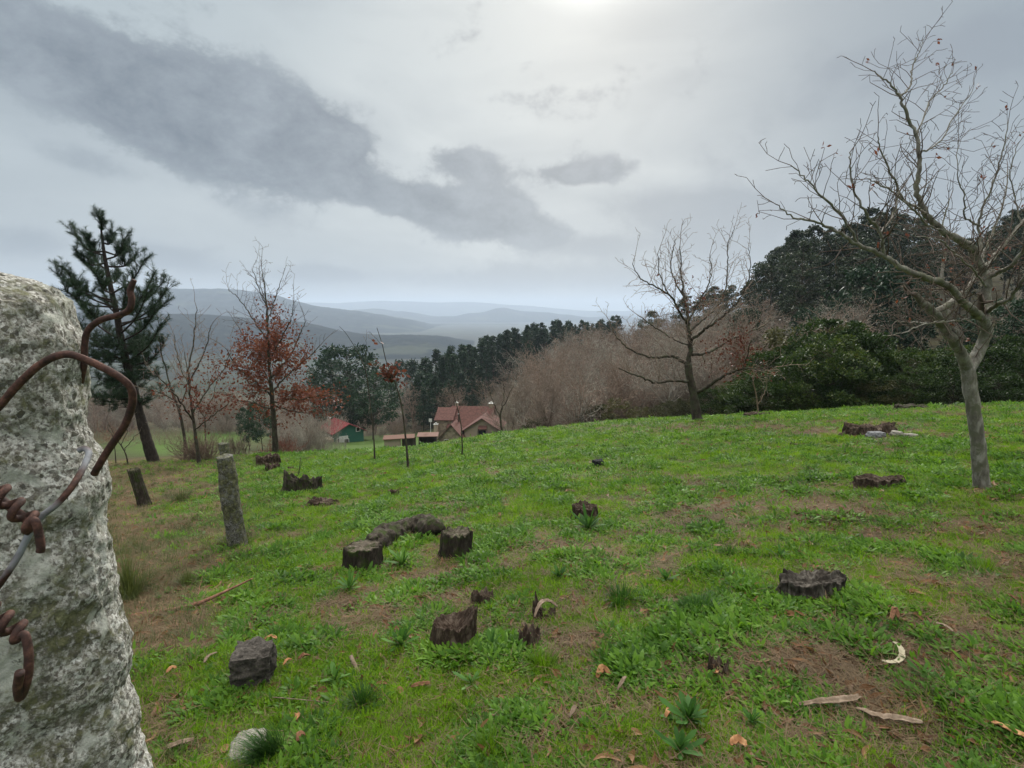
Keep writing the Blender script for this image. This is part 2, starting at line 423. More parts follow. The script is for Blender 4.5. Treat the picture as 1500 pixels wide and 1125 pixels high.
def ground_mesh():
    NX, NY = 560, 760
    yy = -7 + 5.2*np.exp(np.linspace(0, math.log(17007/5.2), NY)) + 0
    uu = np.sinh(np.linspace(-1.75, 1.75, NX))/math.sinh(1.75)*2.3
    Y = np.repeat(yy[:, None], NX, 1); X = uu[None, :]*(Y+9)
    Z = hz(X, Y)
    d, side = dryness(X, Y, Z)
    px, py = proj(X, Y, Z)
    # green fields and woodland floor beyond the crest
    u = np.where(Y > 1, X/np.maximum(Y, 1), 0)*F+CX
    yc = np.interp(u, _cpx, _cy)
    beyond = np.clip((Y-yc-3)/6, 0, 1)
    fl = np.where((Y > 30) & (Y < 130), patches([(250,655,95,16,1.1),(330,640,60,8,1.0),(560,655,75,18,1.3),(640,650,40,14,1.0),(500,668,80,12,1.0),(690,655,60,12,.8)], px, py), 0)
    fl = fl + np.where(Y > 250, patches([(352,562,28,5,1.0)], px, py)*(Y < 600), 0)
    fl = fl + np.where(Y > 500, np.clip((fbm(X*.004, Y*.004, s=44)-.56)*8, 0, .12), 0)
    V = np.stack([X, Y, Z], -1).reshape(-1, 3)
    i = np.arange(NY-1)[:, None]*NX+np.arange(NX-1)[None]
    Fc = np.stack([i, i+1, i+1+NX, i+NX], -1).reshape(-1, 4)
    return mesh('ground', V, Fc, M_ground(), True, dict(dry=d.ravel(), beyond=beyond.ravel(), field=np.clip(fl, 0, 1).ravel()))
def M_ground():
    t = NT('meadow_ground'); p = t.pos()
    n1 = t.noise(p, 2.2, 8, .7); n2 = t.noise(p, 40, 6, .7); n3 = t.noise(p, .35, 4)
    green = t.ramp(t.math('ADD', t.math('MULTIPLY', n1, .6), t.math('MULTIPLY', n2, .4)), [(.3, (.018, .030, .006)), (.5, (.060, .110, .010)), (.72, (.14, .24, .020))])
    brown = t.ramp(n2, [(.3, (.035, .028, .014)), (.5, (.105, .080, .040)), (.7, (.24, .18, .10))])
    f = t.math('ADD', t.attr('dry'), t.math('MULTIPLY', t.math('SUBTRACT', n2, .5), 1.6))
    near = t.mix(t.ramp(f, [(.28, (0, 0, 0)), (.75, (1, 1, 1))]), green, brown)
    nw = t.noise(p, .5, 6, .7)
    wood = t.ramp(nw, [(.3, (.020, .022, .012)), (.5, (.052, .045, .028)), (.7, (.085, .080, .040))])
    wood2 = t.ramp(t.noise(p, .012, 6, .7), [(.35, (.012, .017, .014)), (.5, (.024, .028, .020)), (.62, (.042, .042, .030))])
    dist = t.sep(p)[1]; mr = t.n('MapRange'); t.l(dist, mr.inputs[0]); mr.inputs[1].default_value = 200; mr.inputs[2].default_value = 500
    wood = t.mix(mr.outputs[0], wood, wood2)
    fieldc = t.mix(t.noise(p, .6, 5), (.045, .085, .018), (.085, .13, .032))
    far = t.mix(t.attr('field'), wood, fieldc)
    c = t.mix(t.attr('beyond'), near, far)
    t.bsdf(c, .95, t.bump(n2, .8, .03, t.bump(n1, .6, .05)), .1); return t.m
obj('ground', ground_mesh(), label='rough green meadow falling away into a wooded valley', kind='structure')

# ------------------------------------------------------------------ leaves and blades
def blade(L, w_, bend, tilt, az_, seg=2, base=(0, 0, 0), fold=0, cl=None):
    """a tapering blade as a strip; returns V,F"""
    V = []; p = Vector(base); a = tilt; n = seg
    d2 = Vector((math.cos(az_), math.sin(az_), 0)); s_ = Vector((-math.sin(az_), math.cos(az_), 0))
    for i in range(n+1):
        t = i/n
        ww = w_*(1-t)**.6 if cl is None else w_*cl[i]
        if i == n and cl is None: V.append(tuple(p))
        else:
            V.append(tuple(p-s_*ww/2)); V.append(tuple(p+s_*ww/2))
        st = L/n; p = p+(d2*math.cos(a)+Vector((0, 0, 1))*math.sin(a))*st; a -= bend/n
    Fc = []
    for i in range(n):
        if i == n-1 and cl is None: Fc.append((2*i, 2*i+1, 2*n))
        else: Fc.append((2*i, 2*i+1, 2*i+3, 2*i+2))
    return V, Fc
OVAL = {2: [.25, 1, .1], 3: [.2, .9, .9, .1], 4: [.15, .7, 1, .75, .08], 5: [.12, .5, .85, 1, .75, .06]}
LANCE = {3: [.3, .9, .8, .05], 4: [.3, .8, 1, .6, .05], 5: [.25, .6, .95, 1, .6, .05]}
def tuft(seed, n, L, w_, spread, kind):
    rg = random.Random(seed); m = MB()
    for i in range(n):
        a = rg.uniform(0, 2*math.pi); rr = spread*math.sqrt(rg.random())
        b = (rr*math.cos(a), rr*math.sin(a), -.004)
        if kind == 'grass':
            V, Fc = blade(L*rg.uniform(.5, 1.15), w_*rg.uniform(.7, 1.2), rg.uniform(.3, 1.6), rg.uniform(.7, 1.5), a+rg.uniform(-.9, .9), 3, b)
        elif kind == 'leaf':
            l = L*rg.uniform(.5, 1.1); V, Fc = blade(l, w_*l/L, rg.uniform(.2, 1.0), rg.uniform(.05, .9), a+rg.uniform(-.5, .5), 4, (b[0], b[1], rg.uniform(0, .012)), cl=OVAL[4])
        elif kind == 'straw':
            V, Fc = blade(L*rg.uniform(.4, 1.2), w_, rg.uniform(-.3, .4), rg.uniform(-.05, .3), rg.uniform(0, 6.28), 2, (b[0], b[1], rg.uniform(0, .015)))
        m.add(V, Fc)
    return m
def crumpled(seed, L, W_, kind):
    """a single fallen leaf, curled"""
    rg = random.Random(seed); m = MB(); n = 7; V = []
    curl = rg.uniform(1.2, 3.5); bend = rg.uniform(.2, 1.2)*rg.choice((-1, 1)); 
    for i in range(n+1):
        t = i/n; x = (t-.5)*L
        if kind == 'oak': ww = W_*(.15+.85*math.sin(math.pi*t**.8))*(.62+.38*abs(math.cos(t*9.5)))
        else: ww = W_*math.sin(math.pi*(.04+.92*t))**.7
        yo = bend*L*.25*(1-(2*t-1)**2)
        for s_ in (-1, 0, 1):
            V.append((x, yo+s_*ww/2, abs(s_)*ww*.18*curl*(.4+t)*.5+.01*L+L*.12*(2*t-1)**2*curl*.3+rg.uniform(-1, 1)*L*.01))
    Fc = []
    for i in range(n):
        for j in (0, 1):
            a = i*3+j; Fc.append((a, a+1, a+4, a+3))
    m.add(V, Fc); return m

GREENS = [(.0, (.040, .085, .006)), (.3, (.115, .225, .010)), (.6, (.21, .36, .016)), (.85, (.32, .45, .035)), (1, (.44, .44, .11))]
M_GRASS = leaf_mat('grass_blade', GREENS, .45, .5)
M_CLOVER = leaf_mat('herb_leaf', [(.0, (.020, .055, .009)), (.3, (.065, .155, .015)), (.65, (.155, .29, .030)), (1, (.33, .45, .09))], .42, .55, spec=.18)
M_STRAW = leaf_mat('straw', [(.0, (.06, .040, .022)), (.5, (.18, .125, .07)), (1, (.42, .32, .20))], .2, .7)
M_DEADLEAF = leaf_mat('dead_leaf', [(.0, (.05, .026, .015)), (.4, (.17, .085, .04)), (.75, (.36, .21, .105)), (1, (.56, .43, .28))], .2, .6)
M_DRYGRASS = leaf_mat('sedge_grass', [(.0, (.035, .055, .018)), (.5, (.10, .12, .04)), (1, (.26, .22, .10))], .3, .6)
_kits = {}
def kit(name, meshes, mat):
    c = bpy.data.collections.new(name)
    for k, m in enumerate(meshes):
        me = m.mesh(name, mat); o = bpy.data.objects.new('%s_%02d' % (name, k), me); c.objects.link(o)
    return c
K_GRASS = kit('kit_grass', [tuft(i, 22, .052, .0040, .042, 'grass') for i in range(6)], M_GRASS)
K_HERB = kit('kit_herb', [tuft(20+i, 22, .030, .0115, .048, 'leaf') for i in range(4)]+[tuft(30+i, 14, .052, .013, .03, 'leaf') for i in range(3)], M_CLOVER)
K_STRAW = kit('kit_straw', [tuft(40+i, 16, .085, .0028, .07, 'straw') for i in range(5)], M_STRAW)
K_LEAF = kit('kit_leaf', [crumpled(i, .085, .045, 'oak') for i in range(5)]+[crumpled(9+i, .13, .022, 'long') for i in range(4)], M_DEADLEAF)
K_SEDGE = kit('kit_sedge', [tuft(60+i, 40, .17, .005, .07, 'grass') for i in range(4)], M_DRYGRASS)

def scatter(name, pts, kitc, nvar, scl, rng, tilt=.25, label=None):
    n = len(pts); me = mesh(name, pts, np.zeros((0, 3), int))
    def fa(nm, typ, arr):
        a = me.attributes.new(nm, typ, 'POINT'); a.data.foreach_set('vector' if typ == 'FLOAT_VECTOR' else 'value', arr)
    fa('variant', 'INT', rng.integers(0, nvar, n).astype(np.int32))
    fa('scl', 'FLOAT', scl.astype(np.float32))
    rot = np.stack([rng.normal(0, tilt, n), rng.normal(0, tilt, n), rng.uniform(0, 6.283, n)], -1).astype(np.float32)
    fa('rot', 'FLOAT_VECTOR', rot.ravel())
    g = bpy.data.node_groups.new(name, 'GeometryNodeTree')
    g.interface.new_socket('Geometry', in_out='INPUT', socket_type='NodeSocketGeometry'); g.interface.new_socket('Geometry', in_out='OUTPUT', socket_type='NodeSocketGeometry')
    N = g.nodes.new; gi = N('NodeGroupInput'); go = N('NodeGroupOutput')
    iop = N('GeometryNodeInstanceOnPoints'); ci = N('GeometryNodeCollectionInfo'); ci.inputs['Collection'].default_value = kitc
    ci.inputs['Separate Children'].default_value = True; ci.inputs['Reset Children'].default_value = True
    iop.inputs['Pick Instance'].default_value = True
    def na(nm, dt):
        a = N('GeometryNodeInputNamedAttribute'); a.data_type = dt; a.inputs['Name'].default_value = nm
        return [o for o in a.outputs if o.enabled][0]
    L = g.links.new
    L(gi.outputs[0], iop.inputs['Points']); L(ci.outputs[0], iop.inputs['Instance']); L(na('variant', 'INT'), iop.inputs['Instance Index'])
    er = N('FunctionNodeEulerToRotation'); L(na('rot', 'FLOAT_VECTOR'), er.inputs[0]); L(er.outputs[0], iop.inputs['Rotation']); L(na('scl', 'FLOAT'), iop.inputs['Scale'])
    L(iop.outputs[0], go.inputs[0])
    o = obj(name, me, kind='stuff', label=label)
    md = o.modifiers.new('scatter', 'NODES'); md.node_group = g
    return o
def field_points(rng, n, y0, y1, umin=-1.12, umax=1.12, keep=None, spread=0.6):
    """points in the viewed sector, denser near; keep(X,Y,Z,dry,side)->probability"""
    # density ~ 1/Y^p
    t = rng.random(n); y = np.exp(np.log(y0)+(np.log(y1)-np.log(y0))*t)
    X = (rng.uniform(umin, umax, n))*(y+spread); Z = hz(X, y)
    d, s_ = dryness(X, y, Z)
    k = rng.random(n) < keep(X, y, Z, d, s_)
    px, py = proj(X, y, Z)
    yc = np.interp(X/y*F+CX, _cpx, _cy)
    k &= (y < yc+2.5)
    k &= (px > 60-900/y)
    return np.stack([X[k], y[k], Z[k]], -1), d[k], s_[k]
rg = np.random.default_rng(11)
S = .35 if FAST else 1.0
lushf = lambda X, Y, Z: np.clip(patches(LUSH, *proj(X, Y, Z)), 0, 1)
# green grass
pts, d, s_ = field_points(rg, int(260000*S), 1.5, 32, keep=lambda X, Y, Z, d, s: np.clip(1.05-1.1*d, .06, 1)*np.clip(1-.55*s*np.clip((Y-3.2)/3, 0, 1), 0, 1)*np.clip((fbm(X*2.6, Y*2.6, s=71, octv=4)-.36)*5, .12, 1))
sc = rg.uniform(.55, 1.2, len(pts))*(.55+.55*fbm(pts[:, 0]*1.3, pts[:, 1]*1.3, s=72))*(1+pts[:, 1]*.085)
scatter('grass', pts, K_GRASS, 6, sc, rg, .3, 'short bright green grass covering the sloping meadow')
# herbs
pts, d, s_ = field_points(rg, int(210000*S), 1.5, 26, keep=lambda X, Y, Z, d, s: np.clip(1.0-.9*d, .08, 1)*(1-.85*s)*np.clip((fbm(X*3.0, Y*3.0, s=73, octv=4)-.38)*6, .05, 1)*(1-.6*lushf(X, Y, Z)))
sc = rg.uniform(.5, 1.25, len(pts))*(.55+.95*np.clip((fbm(pts[:, 0]*3.0, pts[:, 1]*3.0, s=73, octv=4)-.3)*2.2, 0, 1))*(1+pts[:, 1]*.07)
scatter('ground_cover', pts, K_HERB, 7, sc, rg, .25, 'small leafy weeds growing through the meadow grass')
# straw and litter
pts, d, s_ = field_points(rg, int(210000*S), 1.5, 24, keep=lambda X, Y, Z, d, s: np.clip(1.6*d-.1, .16, 1))
pts[:, 2] += .004
scatter('dry_grass', pts, K_STRAW, 5, rg.uniform(.5, 1.2, len(pts))*(1+pts[:, 1]*.05), rg, .15, 'dead straw coloured grass in the bare patches of the meadow')
pts, d, s_ = field_points(rg, int(34000*S), 1.6, 24, keep=lambda X, Y, Z, d, s: np.clip(1.6*d-.05, .20, 1))
pts[:, 2] += .022
scatter('fallen_leaves', pts, K_LEAF, 9, rg.uniform(.25, 1.0, len(pts))*(1+pts[:, 1]*.03), rg, .35, 'brown fallen leaves scattered over the meadow')
# rough sedge left of the fence
pts, d, s_ = field_points(rg, int(20000*S), 2.2, 24, umin=-1.2, umax=.1, keep=lambda X, Y, Z, d, s: np.clip(s*1.1-.1, 0, 1)*np.clip((Y-2.8)/2.5, .05, 1)*np.clip((fbm(X*.9, Y*.9, s=75)-.3)*2.6, .05, 1))
scatter('rough_grass', pts, K_SEDGE, 4, rg.uniform(.35, .95, len(pts))*(1+pts[:, 1]*.012), rg, .25, 'brownish rough grass on the far side of the post line')
# ------------------------------------------------------------------ granite posts
def M_granite(name='lichened_granite', sc=1.0, dark=1.0, moss=.5):
    t = NT(name); p = t.objc()
    big = t.noise(p, 13*sc, 7, .68, .4); mid = t.noise(p, 60*sc, 7, .75, .3); fine = t.noise(p, 260*sc, 5, .75)
    v = t.n('TexVoronoi'); v.inputs['Scale'].default_value = 230*sc; t.l(p, v.inputs['Vector'])
    cry = t.n('TexVoronoi'); cry.inputs['Scale'].default_value = 210*sc; t.l(p, cry.inputs['Vector']); 
    stone = t.ramp(t.sep(cry.outputs['Color'])[0], [(.0, (.10*dark, .095*dark, .085*dark)), (.22, (.42*dark, .40*dark, .36*dark)), (.55, (.64*dark, .62*dark, .57*dark)), (1, (.80*dark, .79*dark, .75*dark))])
    stone = t.mix(t.ramp(fine, [(.40, (.9,)*3), (.55, (0,)*3)]), stone, (.10*dark, .085*dark, .065*dark))
    lich = t.ramp(mid, [(.4, (.03, .032, .018)), (.55, (.11, .11, .055)), (.7, (.26, .26, .15))])
    lm = t.math('ADD', t.math('MULTIPLY', big, .6), t.math('MULTIPLY', mid, .45))
    c = t.mix(t.ramp(lm, [(moss-.02, (0,)*3), (moss+.09, (1,)*3)]), stone, lich)
    pale = t.ramp(t.noise(p, 22*sc, 5, .65, .6), [(.56, (0,)*3), (.64, (1,)*3)])
    c = t.mix(t.math('MULTIPLY', pale, .75), c, (.52*dark, .53*dark, .47*dark))
    blk = t.ramp(t.noise(t.mapv(p, (1, 1, .8)), 110*sc, 6, .8), [(.33, (1,)*3), (.42, (0,)*3)])
    c = t.mix(t.math('MULTIPLY', blk, .85), c, (.028, .026, .018))
    yl = t.ramp(t.noise(p, 6*sc, 3, .5), [(.68, (0,)*3), (.76, (.8,)*3)])
    c = t.mix(t.math('MULTIPLY', yl, mid), c, (.42, .30, .05))
    nb = t.bump(t.sep(cry.outputs['Color'])[0], .8, .002/sc, t.bump(mid, .8, .006/sc, t.bump(fine, .8, .003/sc)))
    t.bsdf(c, .9, nb, .25); return t.m
MG = M_granite(moss=.52)

def near_post():
    edge_px = [(100, 440), (120, 492), (123, 560), (121, 610), (136, 650), (147, 690), (148, 735), (160, 790), (168, 850), (184, 895), (187, 930), (181, 960), (196, 1000), (205, 1060), (217, 1125), (232, 1250)]
    Yd = .62
    ez = []; ex = []
    for a, b in edge_px:
        q = P(a, b, Yd); ez.append(q.z); ex.append(q.x)
    ztop = P(40, 397, .60).z
    gz = h1(-.6, .6)
    ez.append(gz-.1); ex.append(ex[-1]+.03)
    zz = np.array(ez)[::-1]; xx = np.array(ex)[::-1]
    NH, NA = 620, 420
    tz = np.linspace(gz-.1, ztop-.034, NH)
    n = np.array([.70, .714]); vdir = np.array([-.714, .70]); hw, hd = .118, .10
    an = np.linspace(0, 2*math.pi, NA, endpoint=False)
    ca, sa = np.cos(an), np.sin(an)
    ex_ = np.sign(ca)*np.abs(ca)**.62; ey_ = np.sign(sa)*np.abs(sa)**.62
    rings = []
    X0 = P(122, 560, Yd).x
    for i, z in enumerate(tz):
        e = np.interp(z, zz, xx)
        cen = np.array([e, Yd]) - n*hw
        rings.append(np.stack([cen[0]+ex_*hw*n[0]+ey_*hd*vdir[0], cen[1]+ex_*hw*n[1]+ey_*hd*vdir[1], np.full(NA, z)], -1))
    # domed top
    K = 90; e = np.interp(tz[-1], zz, xx); cen = np.array([e, Yd])-n*hw
    for k in range(1, K):
        t_ = k/K; s_ = (1-t_**2.2)**.5*(1-.10*t_) if t_ < 1 else 0
        r = 1-t_
        s_ = 1-(t_)**1.0; z = tz[-1]+.034*(1-(1-t_)**3.2)
        # tip sits towards the visible shoulder
        c2 = cen + n*(.035*t_)
        rings.append(np.stack([c2[0]+s_*(ex_*hw*n[0]+ey_*hd*vdir[0]), c2[1]+s_*(ex_*hw*n[1]+ey_*hd*vdir[1]), np.full(NA, z)], -1))
    V = np.stack(rings); H = len(V)
    c3 = V.mean(1, keepdims=True); rad = V-c3; rad[..., 2] += .02*(np.arange(H)[:, None] > NH-20); nn = rad/(np.linalg.norm(rad, axis=-1, keepdims=True)+1e-6)
    topf = np.clip((np.arange(H)-NH+10)/30, 0, 1)[:, None]; nn[..., 2] += topf*1.2; nn /= np.linalg.norm(nn, axis=-1, keepdims=True)+1e-9
    x, y, z = V[..., 0], V[..., 1], V[..., 2]
    d = (fbm(x*14, y*14, z*14, 1, 3)-.5)*.022 + (fbm(x*45, y*45, z*45, 2, 3)-.5)*.0075 + (fbm(x*150, y*150, z*150, 3, 3)-.5)*.005
    pit = np.clip(fbm(x*70, y*70, z*70, 8, 2)-.60, 0, 1)*.012
    d = d - pit
    V = V+nn*d[..., None]*(np.where(np.arange(H) > H-6, .3, 1)[:, None, None])
    i = np.arange(H-1)[:, None]*NA; j = np.arange(NA)[None]
    Fc = np.stack([i+j, i+(j+1) % NA, i+NA+(j+1) % NA, i+NA+j], -1).reshape(-1, 4)
    base = np.array([cen[0], cen[1], gz]); Vf = V.reshape(-1, 3)
    Vf = np.vstack([Vf, V[-1].mean(0)]); tip = len(Vf)-1
    Ft = np.stack([(H-1)*NA+j[0], (H-1)*NA+(j[0]+1) % NA, np.full(NA, tip)], -1)
    return obj('granite_post', mesh('granite_post', Vf-base, [Fc, Ft], MG, True), loc=tuple(base), label='rough grey granite fence post, huge at the left edge, wound with rusty wire', cat='fence post', group='old posts of the field boundary')
near_post()

# ------------------------------------------------------------------ rusty wires on the near post
def M_wire(name, rust):
    t = NT(name); p = t.objc(); n1 = t.noise(p, 90, 5, .7); n2 = t.noise(p, 600, 3, .7)
    rc = t.ramp(n1, [(.3, (.014, .008, .007)), (.5, (.055, .024, .018)), (.72, (.15, .068, .048))])
    if rust < 1:
        rc = t.mix(t.ramp(t.noise(p, 22, 3), [(rust-.05, (1,)*3), (rust+.08, (0,)*3)]), (.22, .23, .25), rc)
    t.bsdf(rc, .75, t.bump(n2, .6, .0008, t.bump(n1, .5, .001)), .35); return t.m
MW = M_wire('rusty_wire', 1); MWG = M_wire('grey_wire', .47)
def wire(name, pts, r, mat, label, sub=10, cat='wire', **kw):
    q = [P(*p) for p in pts]; base = q[0].copy()
    c = catmull([v-base for v in q], sub)
    V, Fc = tube_vf(c, r, 14, True, .10, len(pts))
    o = obj(name, mesh(name, V, [tuple(f) for f in Fc], mat, True), loc=base, label=label, cat=cat, group='wires on the granite post'); return o
w1 = wire('fence_wire', [(-40, 640, .45), (0, 594, .45), (28, 562, .45), (62, 532, .45), (98, 519, .45), (135, 531, .455), (170, 549, .46), (190, 566, .465), (194, 590, .47), (182, 624, .475), (158, 660, .48), (138, 694, .485)], [.0031]*12, MW, 'thick dark rusty wire bowed out in a wide arch from the post')
w2 = wire('fence_wire', [(118, 560, .575), (123, 535, .57), (124, 508, .57), (128, 486, .57), (145, 470, .57), (172, 462, .57), (188, 455, .565), (193, 440, .565), (191, 425, .565), (197, 410, .565)], [.0031]*9+[.0024], MW, 'light rusty wire end rising behind the arch, kinked upwards like a snake')
w3 = wire('fence_wire', [(116, 660, .50), (124, 657, .50), (130, 664, .495), (122, 685, .48), (106, 712, .46), (84, 738, .45), (62, 756, .445), (44, 780, .44), (28, 812, .435), (12, 838, .43), (-8, 866, .43)], .0027, MWG, 'thin grey galvanised wire hooked round the edge of the granite post')
# twisted knots
def coil(c, ax, turns, R0, r, pitch, start, mat, tail, nm, label):
    """wire wrapped round a line: c start point, ax direction"""
    ax = Vector(ax).normalized(); u = ax.cross(Vector((0, 1, .1))).normalized(); v = ax.cross(u)
    pts = []; N = int(turns*14)
    for i in range(N+1):
        a = start+2*math.pi*i/14; pts.append(Vector(c)+ax*(pitch*i/14)+(u*math.cos(a)+v*math.sin(a))*R0)
    pts += catmull([pts[-1]]+[Vector(t_) for t_ in tail], 8)[1:]
    b = Vector(c); V, Fc = tube_vf([p-b for p in pts], r, 12, True, .1, 3)
    return obj(nm, mesh(nm, V, [tuple(f) for f in Fc], mat, True), loc=b, label=label, cat='wire', group='wires on the granite post')
a_ = P(-18, 706, .43); b_ = P(52, 772, .43)
coil(a_, b_-a_, 3.4, .0060, .0031, (b_-a_).length/3.4, .4, MW, [P(50, 762, .425), P(56, 778, .425), P(60, 800, .425), P(59, 808, .425)], 'wire_twist', 'rusty twisted wire knot on the grey wire with its cut end hanging down')
a_ = P(-30, 886, .42); b_ = P(34, 930, .42)
coil(a_, b_-a_, 3.2, .0062, .0033, (b_-a_).length/3.2, 1.2, MW, [P(36, 930, .415), P(42, 960, .412), P(40, 995, .41), P(30, 1022, .41), P(26, 1010, .405), P(29, 985, .40)], 'wire_twist', 'lower rusty wire knot with its end bent up into a hook')
wire('fence_wire', [(-40, 700, .44), (-10, 722, .44), (14, 742, .437), (40, 762, .434), (46, 770, .434)], .0034, MW, 'short rusty wire core running into the upper twisted knot')

# ------------------------------------------------------------------ weathered standing posts further on
def rough_column(h, rx, ry, lean, seed, NA=96, NH=150, top='flat', amp=.18, flare=.15, freq=7):
    an = np.linspace(0, 2*math.pi, NA, endpoint=False); t = np.linspace(-.06, 1, NH)
    A, T = np.meshgrid(an, t); ca, sa = np.cos(A), np.sin(A)
    prof = 1+flare*np.exp(-np.clip(T, 0, 1)*6)-.06*T
    ex_ = np.sign(ca)*np.abs(ca)**.8*rx*prof; ey_ = np.sign(sa)*np.abs(sa)**.8*ry*prof
    Z = T*h
    X = ex_+lean[0]*T; Y = ey_+lean[1]*T
    d = (fbm(X*freq+seed, Y*freq, Z*freq*.6, seed, 4)-.5)*amp*2*rx*1.6 + (fbm(X*freq*4+seed, Y*freq*4, Z*freq*2.4, seed+1, 3)-.5)*amp*rx*.9
    X = X+ca*d; Y = Y+sa*d
    V = [np.stack([X, Y, Z+ (fbm(X*9, Y*9, s=seed+5)-.5)*.12*(T > .97)*h*.3], -1).reshape(-1, 3)]
    i = np.arange(NH-1)[:, None]*NA; j = np.arange(NA)[None]
    Fc = [np.stack([i+j, i+(j+1) % NA, i+NA+(j+1) % NA, i+NA+j], -1).reshape(-1, 4)]
    # cap rings
    last = V[0].reshape(NH, NA, 3)[-1]; c = last.mean(0); K = 10
    prev0 = (NH-1)*NA; n0 = NH*NA
    for k in range(1, K):
        s_ = 1-k/K; ring = c+(last-c)*s_; ring[:, 2] = last[:, 2]*s_+c[2]*(1-s_)+(fbm(ring[:, 0]*25, ring[:, 1]*25, s=seed+8)-.5)*.06*h*.4+(.03*h if top == 'dome' else 0)*(1-s_**2)
        V.append(ring); jj = np.arange(NA)
        Fc.append(np.stack([prev0+jj, prev0+(jj+1) % NA, n0+(jj+1) % NA, n0+jj], -1)); prev0 = n0; n0 += NA
    V.append((V[-1].mean(0))[None]); jj = np.arange(NA)
    tri = np.stack([prev0+jj, prev0+(jj+1) % NA, np.full(NA, n0)], -1)
    return np.vstack(V), Fc+[tri]
MG2 = M_granite('dark_lichened_granite', .35, .34, .47)
b = G(349, 802); V, Fc = rough_column(1.10, .093, .085, (-.09, 0), 4, freq=9)
obj('granite_post', mesh('granite_post', V, Fc, MG2, True), loc=b, label='narrow upright lichen covered stone post standing alone in the grass', cat='fence post', group='old posts of the field boundary')
b = Vector((-6.05, 12.4, h1(-6.05, 12.4))); b = Vector((P(337, 700, 12.4).x, 12.4, h1(P(337, 700, 12.4).x, 12.4)))
hh = P(337, 650, 12.4).z-b.z
V, Fc = rough_column(hh, .11, .10, (-.1, 0), 9, freq=8, amp=.26, top='dome')
pm = obj('granite_post', mesh('granite_post', V, Fc, MG2, True), loc=b, label='second lichened stone post seen just over the top of the nearer narrow one', cat='fence post', group='old posts of the field boundary')

# ------------------------------------------------------------------ stumps
MB_DARK = bark_mat('rotten_stump_wood', [(.25, (.014, .009, .007)), (.48, (.050, .034, .025)), (.62, (.15, .115, .09)), (.78, (.30, .26, .22))], 26, None, .02, .35)
MB_PALE = bark_mat('pale_rotten_wood', [(.25, (.010, .009, .007)), (.47, (.045, .038, .032)), (.62, (.15, .135, .115)), (.8, (.34, .31, .275))], 26, None, .02, .4)
MB_GREY = bark_mat('weathered_backlit_wood', [(.25, (.010, .008, .007)), (.5, (.042, .034, .027)), (.7, (.13, .11, .09)), (.85, (.26, .235, .20))], 22, (.035, .048, .014), .02, .35)  # weathered wood, darkened so the backlit shade is in the colour
M_CUT = bark_mat('old_cut_wood', [(.25, (.03, .024, .018)), (.5, (.095, .078, .06)), (.75, (.22, .19, .15))], 30, (.045, .055, .022), .006, 1)
def stump_vf(h, rx, ry, seed, jag=.25, hollow=.6, arc=None, tall=None, NA=170, lean=(0, 0), flare=.25, amp=.09, wall=.4):
    """ring of rotten wood: outer wall, ragged lip, sunken inside. tall=(angle,width,extra)"""
    an = np.linspace(0, 2*math.pi, NA, endpoint=False)
    lip = h*(1+jag*2*(fbm(np.cos(an)*3.2+seed, np.sin(an)*3.2, s=seed, octv=4)-.5)+jag*.9*(fbm(np.cos(an)*7+seed, np.sin(an)*7, s=seed+2, octv=4)-.5))
    if tall:
        dd = np.abs((an-tall[0]+math.pi) % (2*math.pi)-math.pi); lip = lip*(1+tall[2]*np.exp(-(dd/tall[1])**2))
    rings = []
    for t in np.linspace(-.15, 1, 26):
        r = 1+flare*np.exp(-max(t, 0)*4)*(1+.8*(vnoise(np.cos(an)*2.3+seed, np.sin(an)*2.3, s=seed+4)-.5))
        ridge = 1+amp*2*(fbm(np.cos(an)*5+seed, np.sin(an)*5, t*1.1, seed+6, 3)-.5)+amp*1.6*(fbm(np.cos(an)*16+seed, np.sin(an)*16, t*1.6, seed+7, 2)-.5)
        rings.append(np.stack([np.cos(an)*rx*r*ridge+lean[0]*t, np.sin(an)*ry*r*ridge+lean[1]*t, lip*t if t > 0 else np.full(NA, t*h)], -1))
    o = rings[-1]; c = np.array([lean[0], lean[1], 0])
    for k, s_ in enumerate(np.linspace(.96, .05, 14)):
        q = (1-s_)
        if hollow > 0: drop = hollow*h*np.clip((q-.06)/wall, 0, 1)**.8
        else: drop = 0
        ring = np.stack([c[0]+(o[:, 0]-c[0])*s_, c[1]+(o[:, 1]-c[1])*s_, o[:, 2]*(1-q)+h*q*.98-drop], -1)
        ring[:, 2] += (fbm(ring[:, 0]*40, ring[:, 1]*40, s=seed+9)-.5)*h*(.25 if hollow > 0 else .07)
        rings.append(ring)
    V = np.stack(rings); H = len(V)
    i = np.arange(H-1)[:, None]*NA; j = np.arange(NA)[None]
    Fc = np.stack([i+j, i+(j+1) % NA, i+NA+(j+1) % NA, i+NA+j], -1).reshape(-1, 4)
    Vf = np.vstack([V.reshape(-1, 3), V[-1].mean(0)]); jj = np.arange(NA)
    return Vf, [Fc, np.stack([(H-1)*NA+jj, (H-1)*NA+(jj+1) % NA, np.full(NA, len(Vf)-1)], -1)]
def pxm(b): return b.y/F*1.0       # metres per photograph pixel at that depth (about)
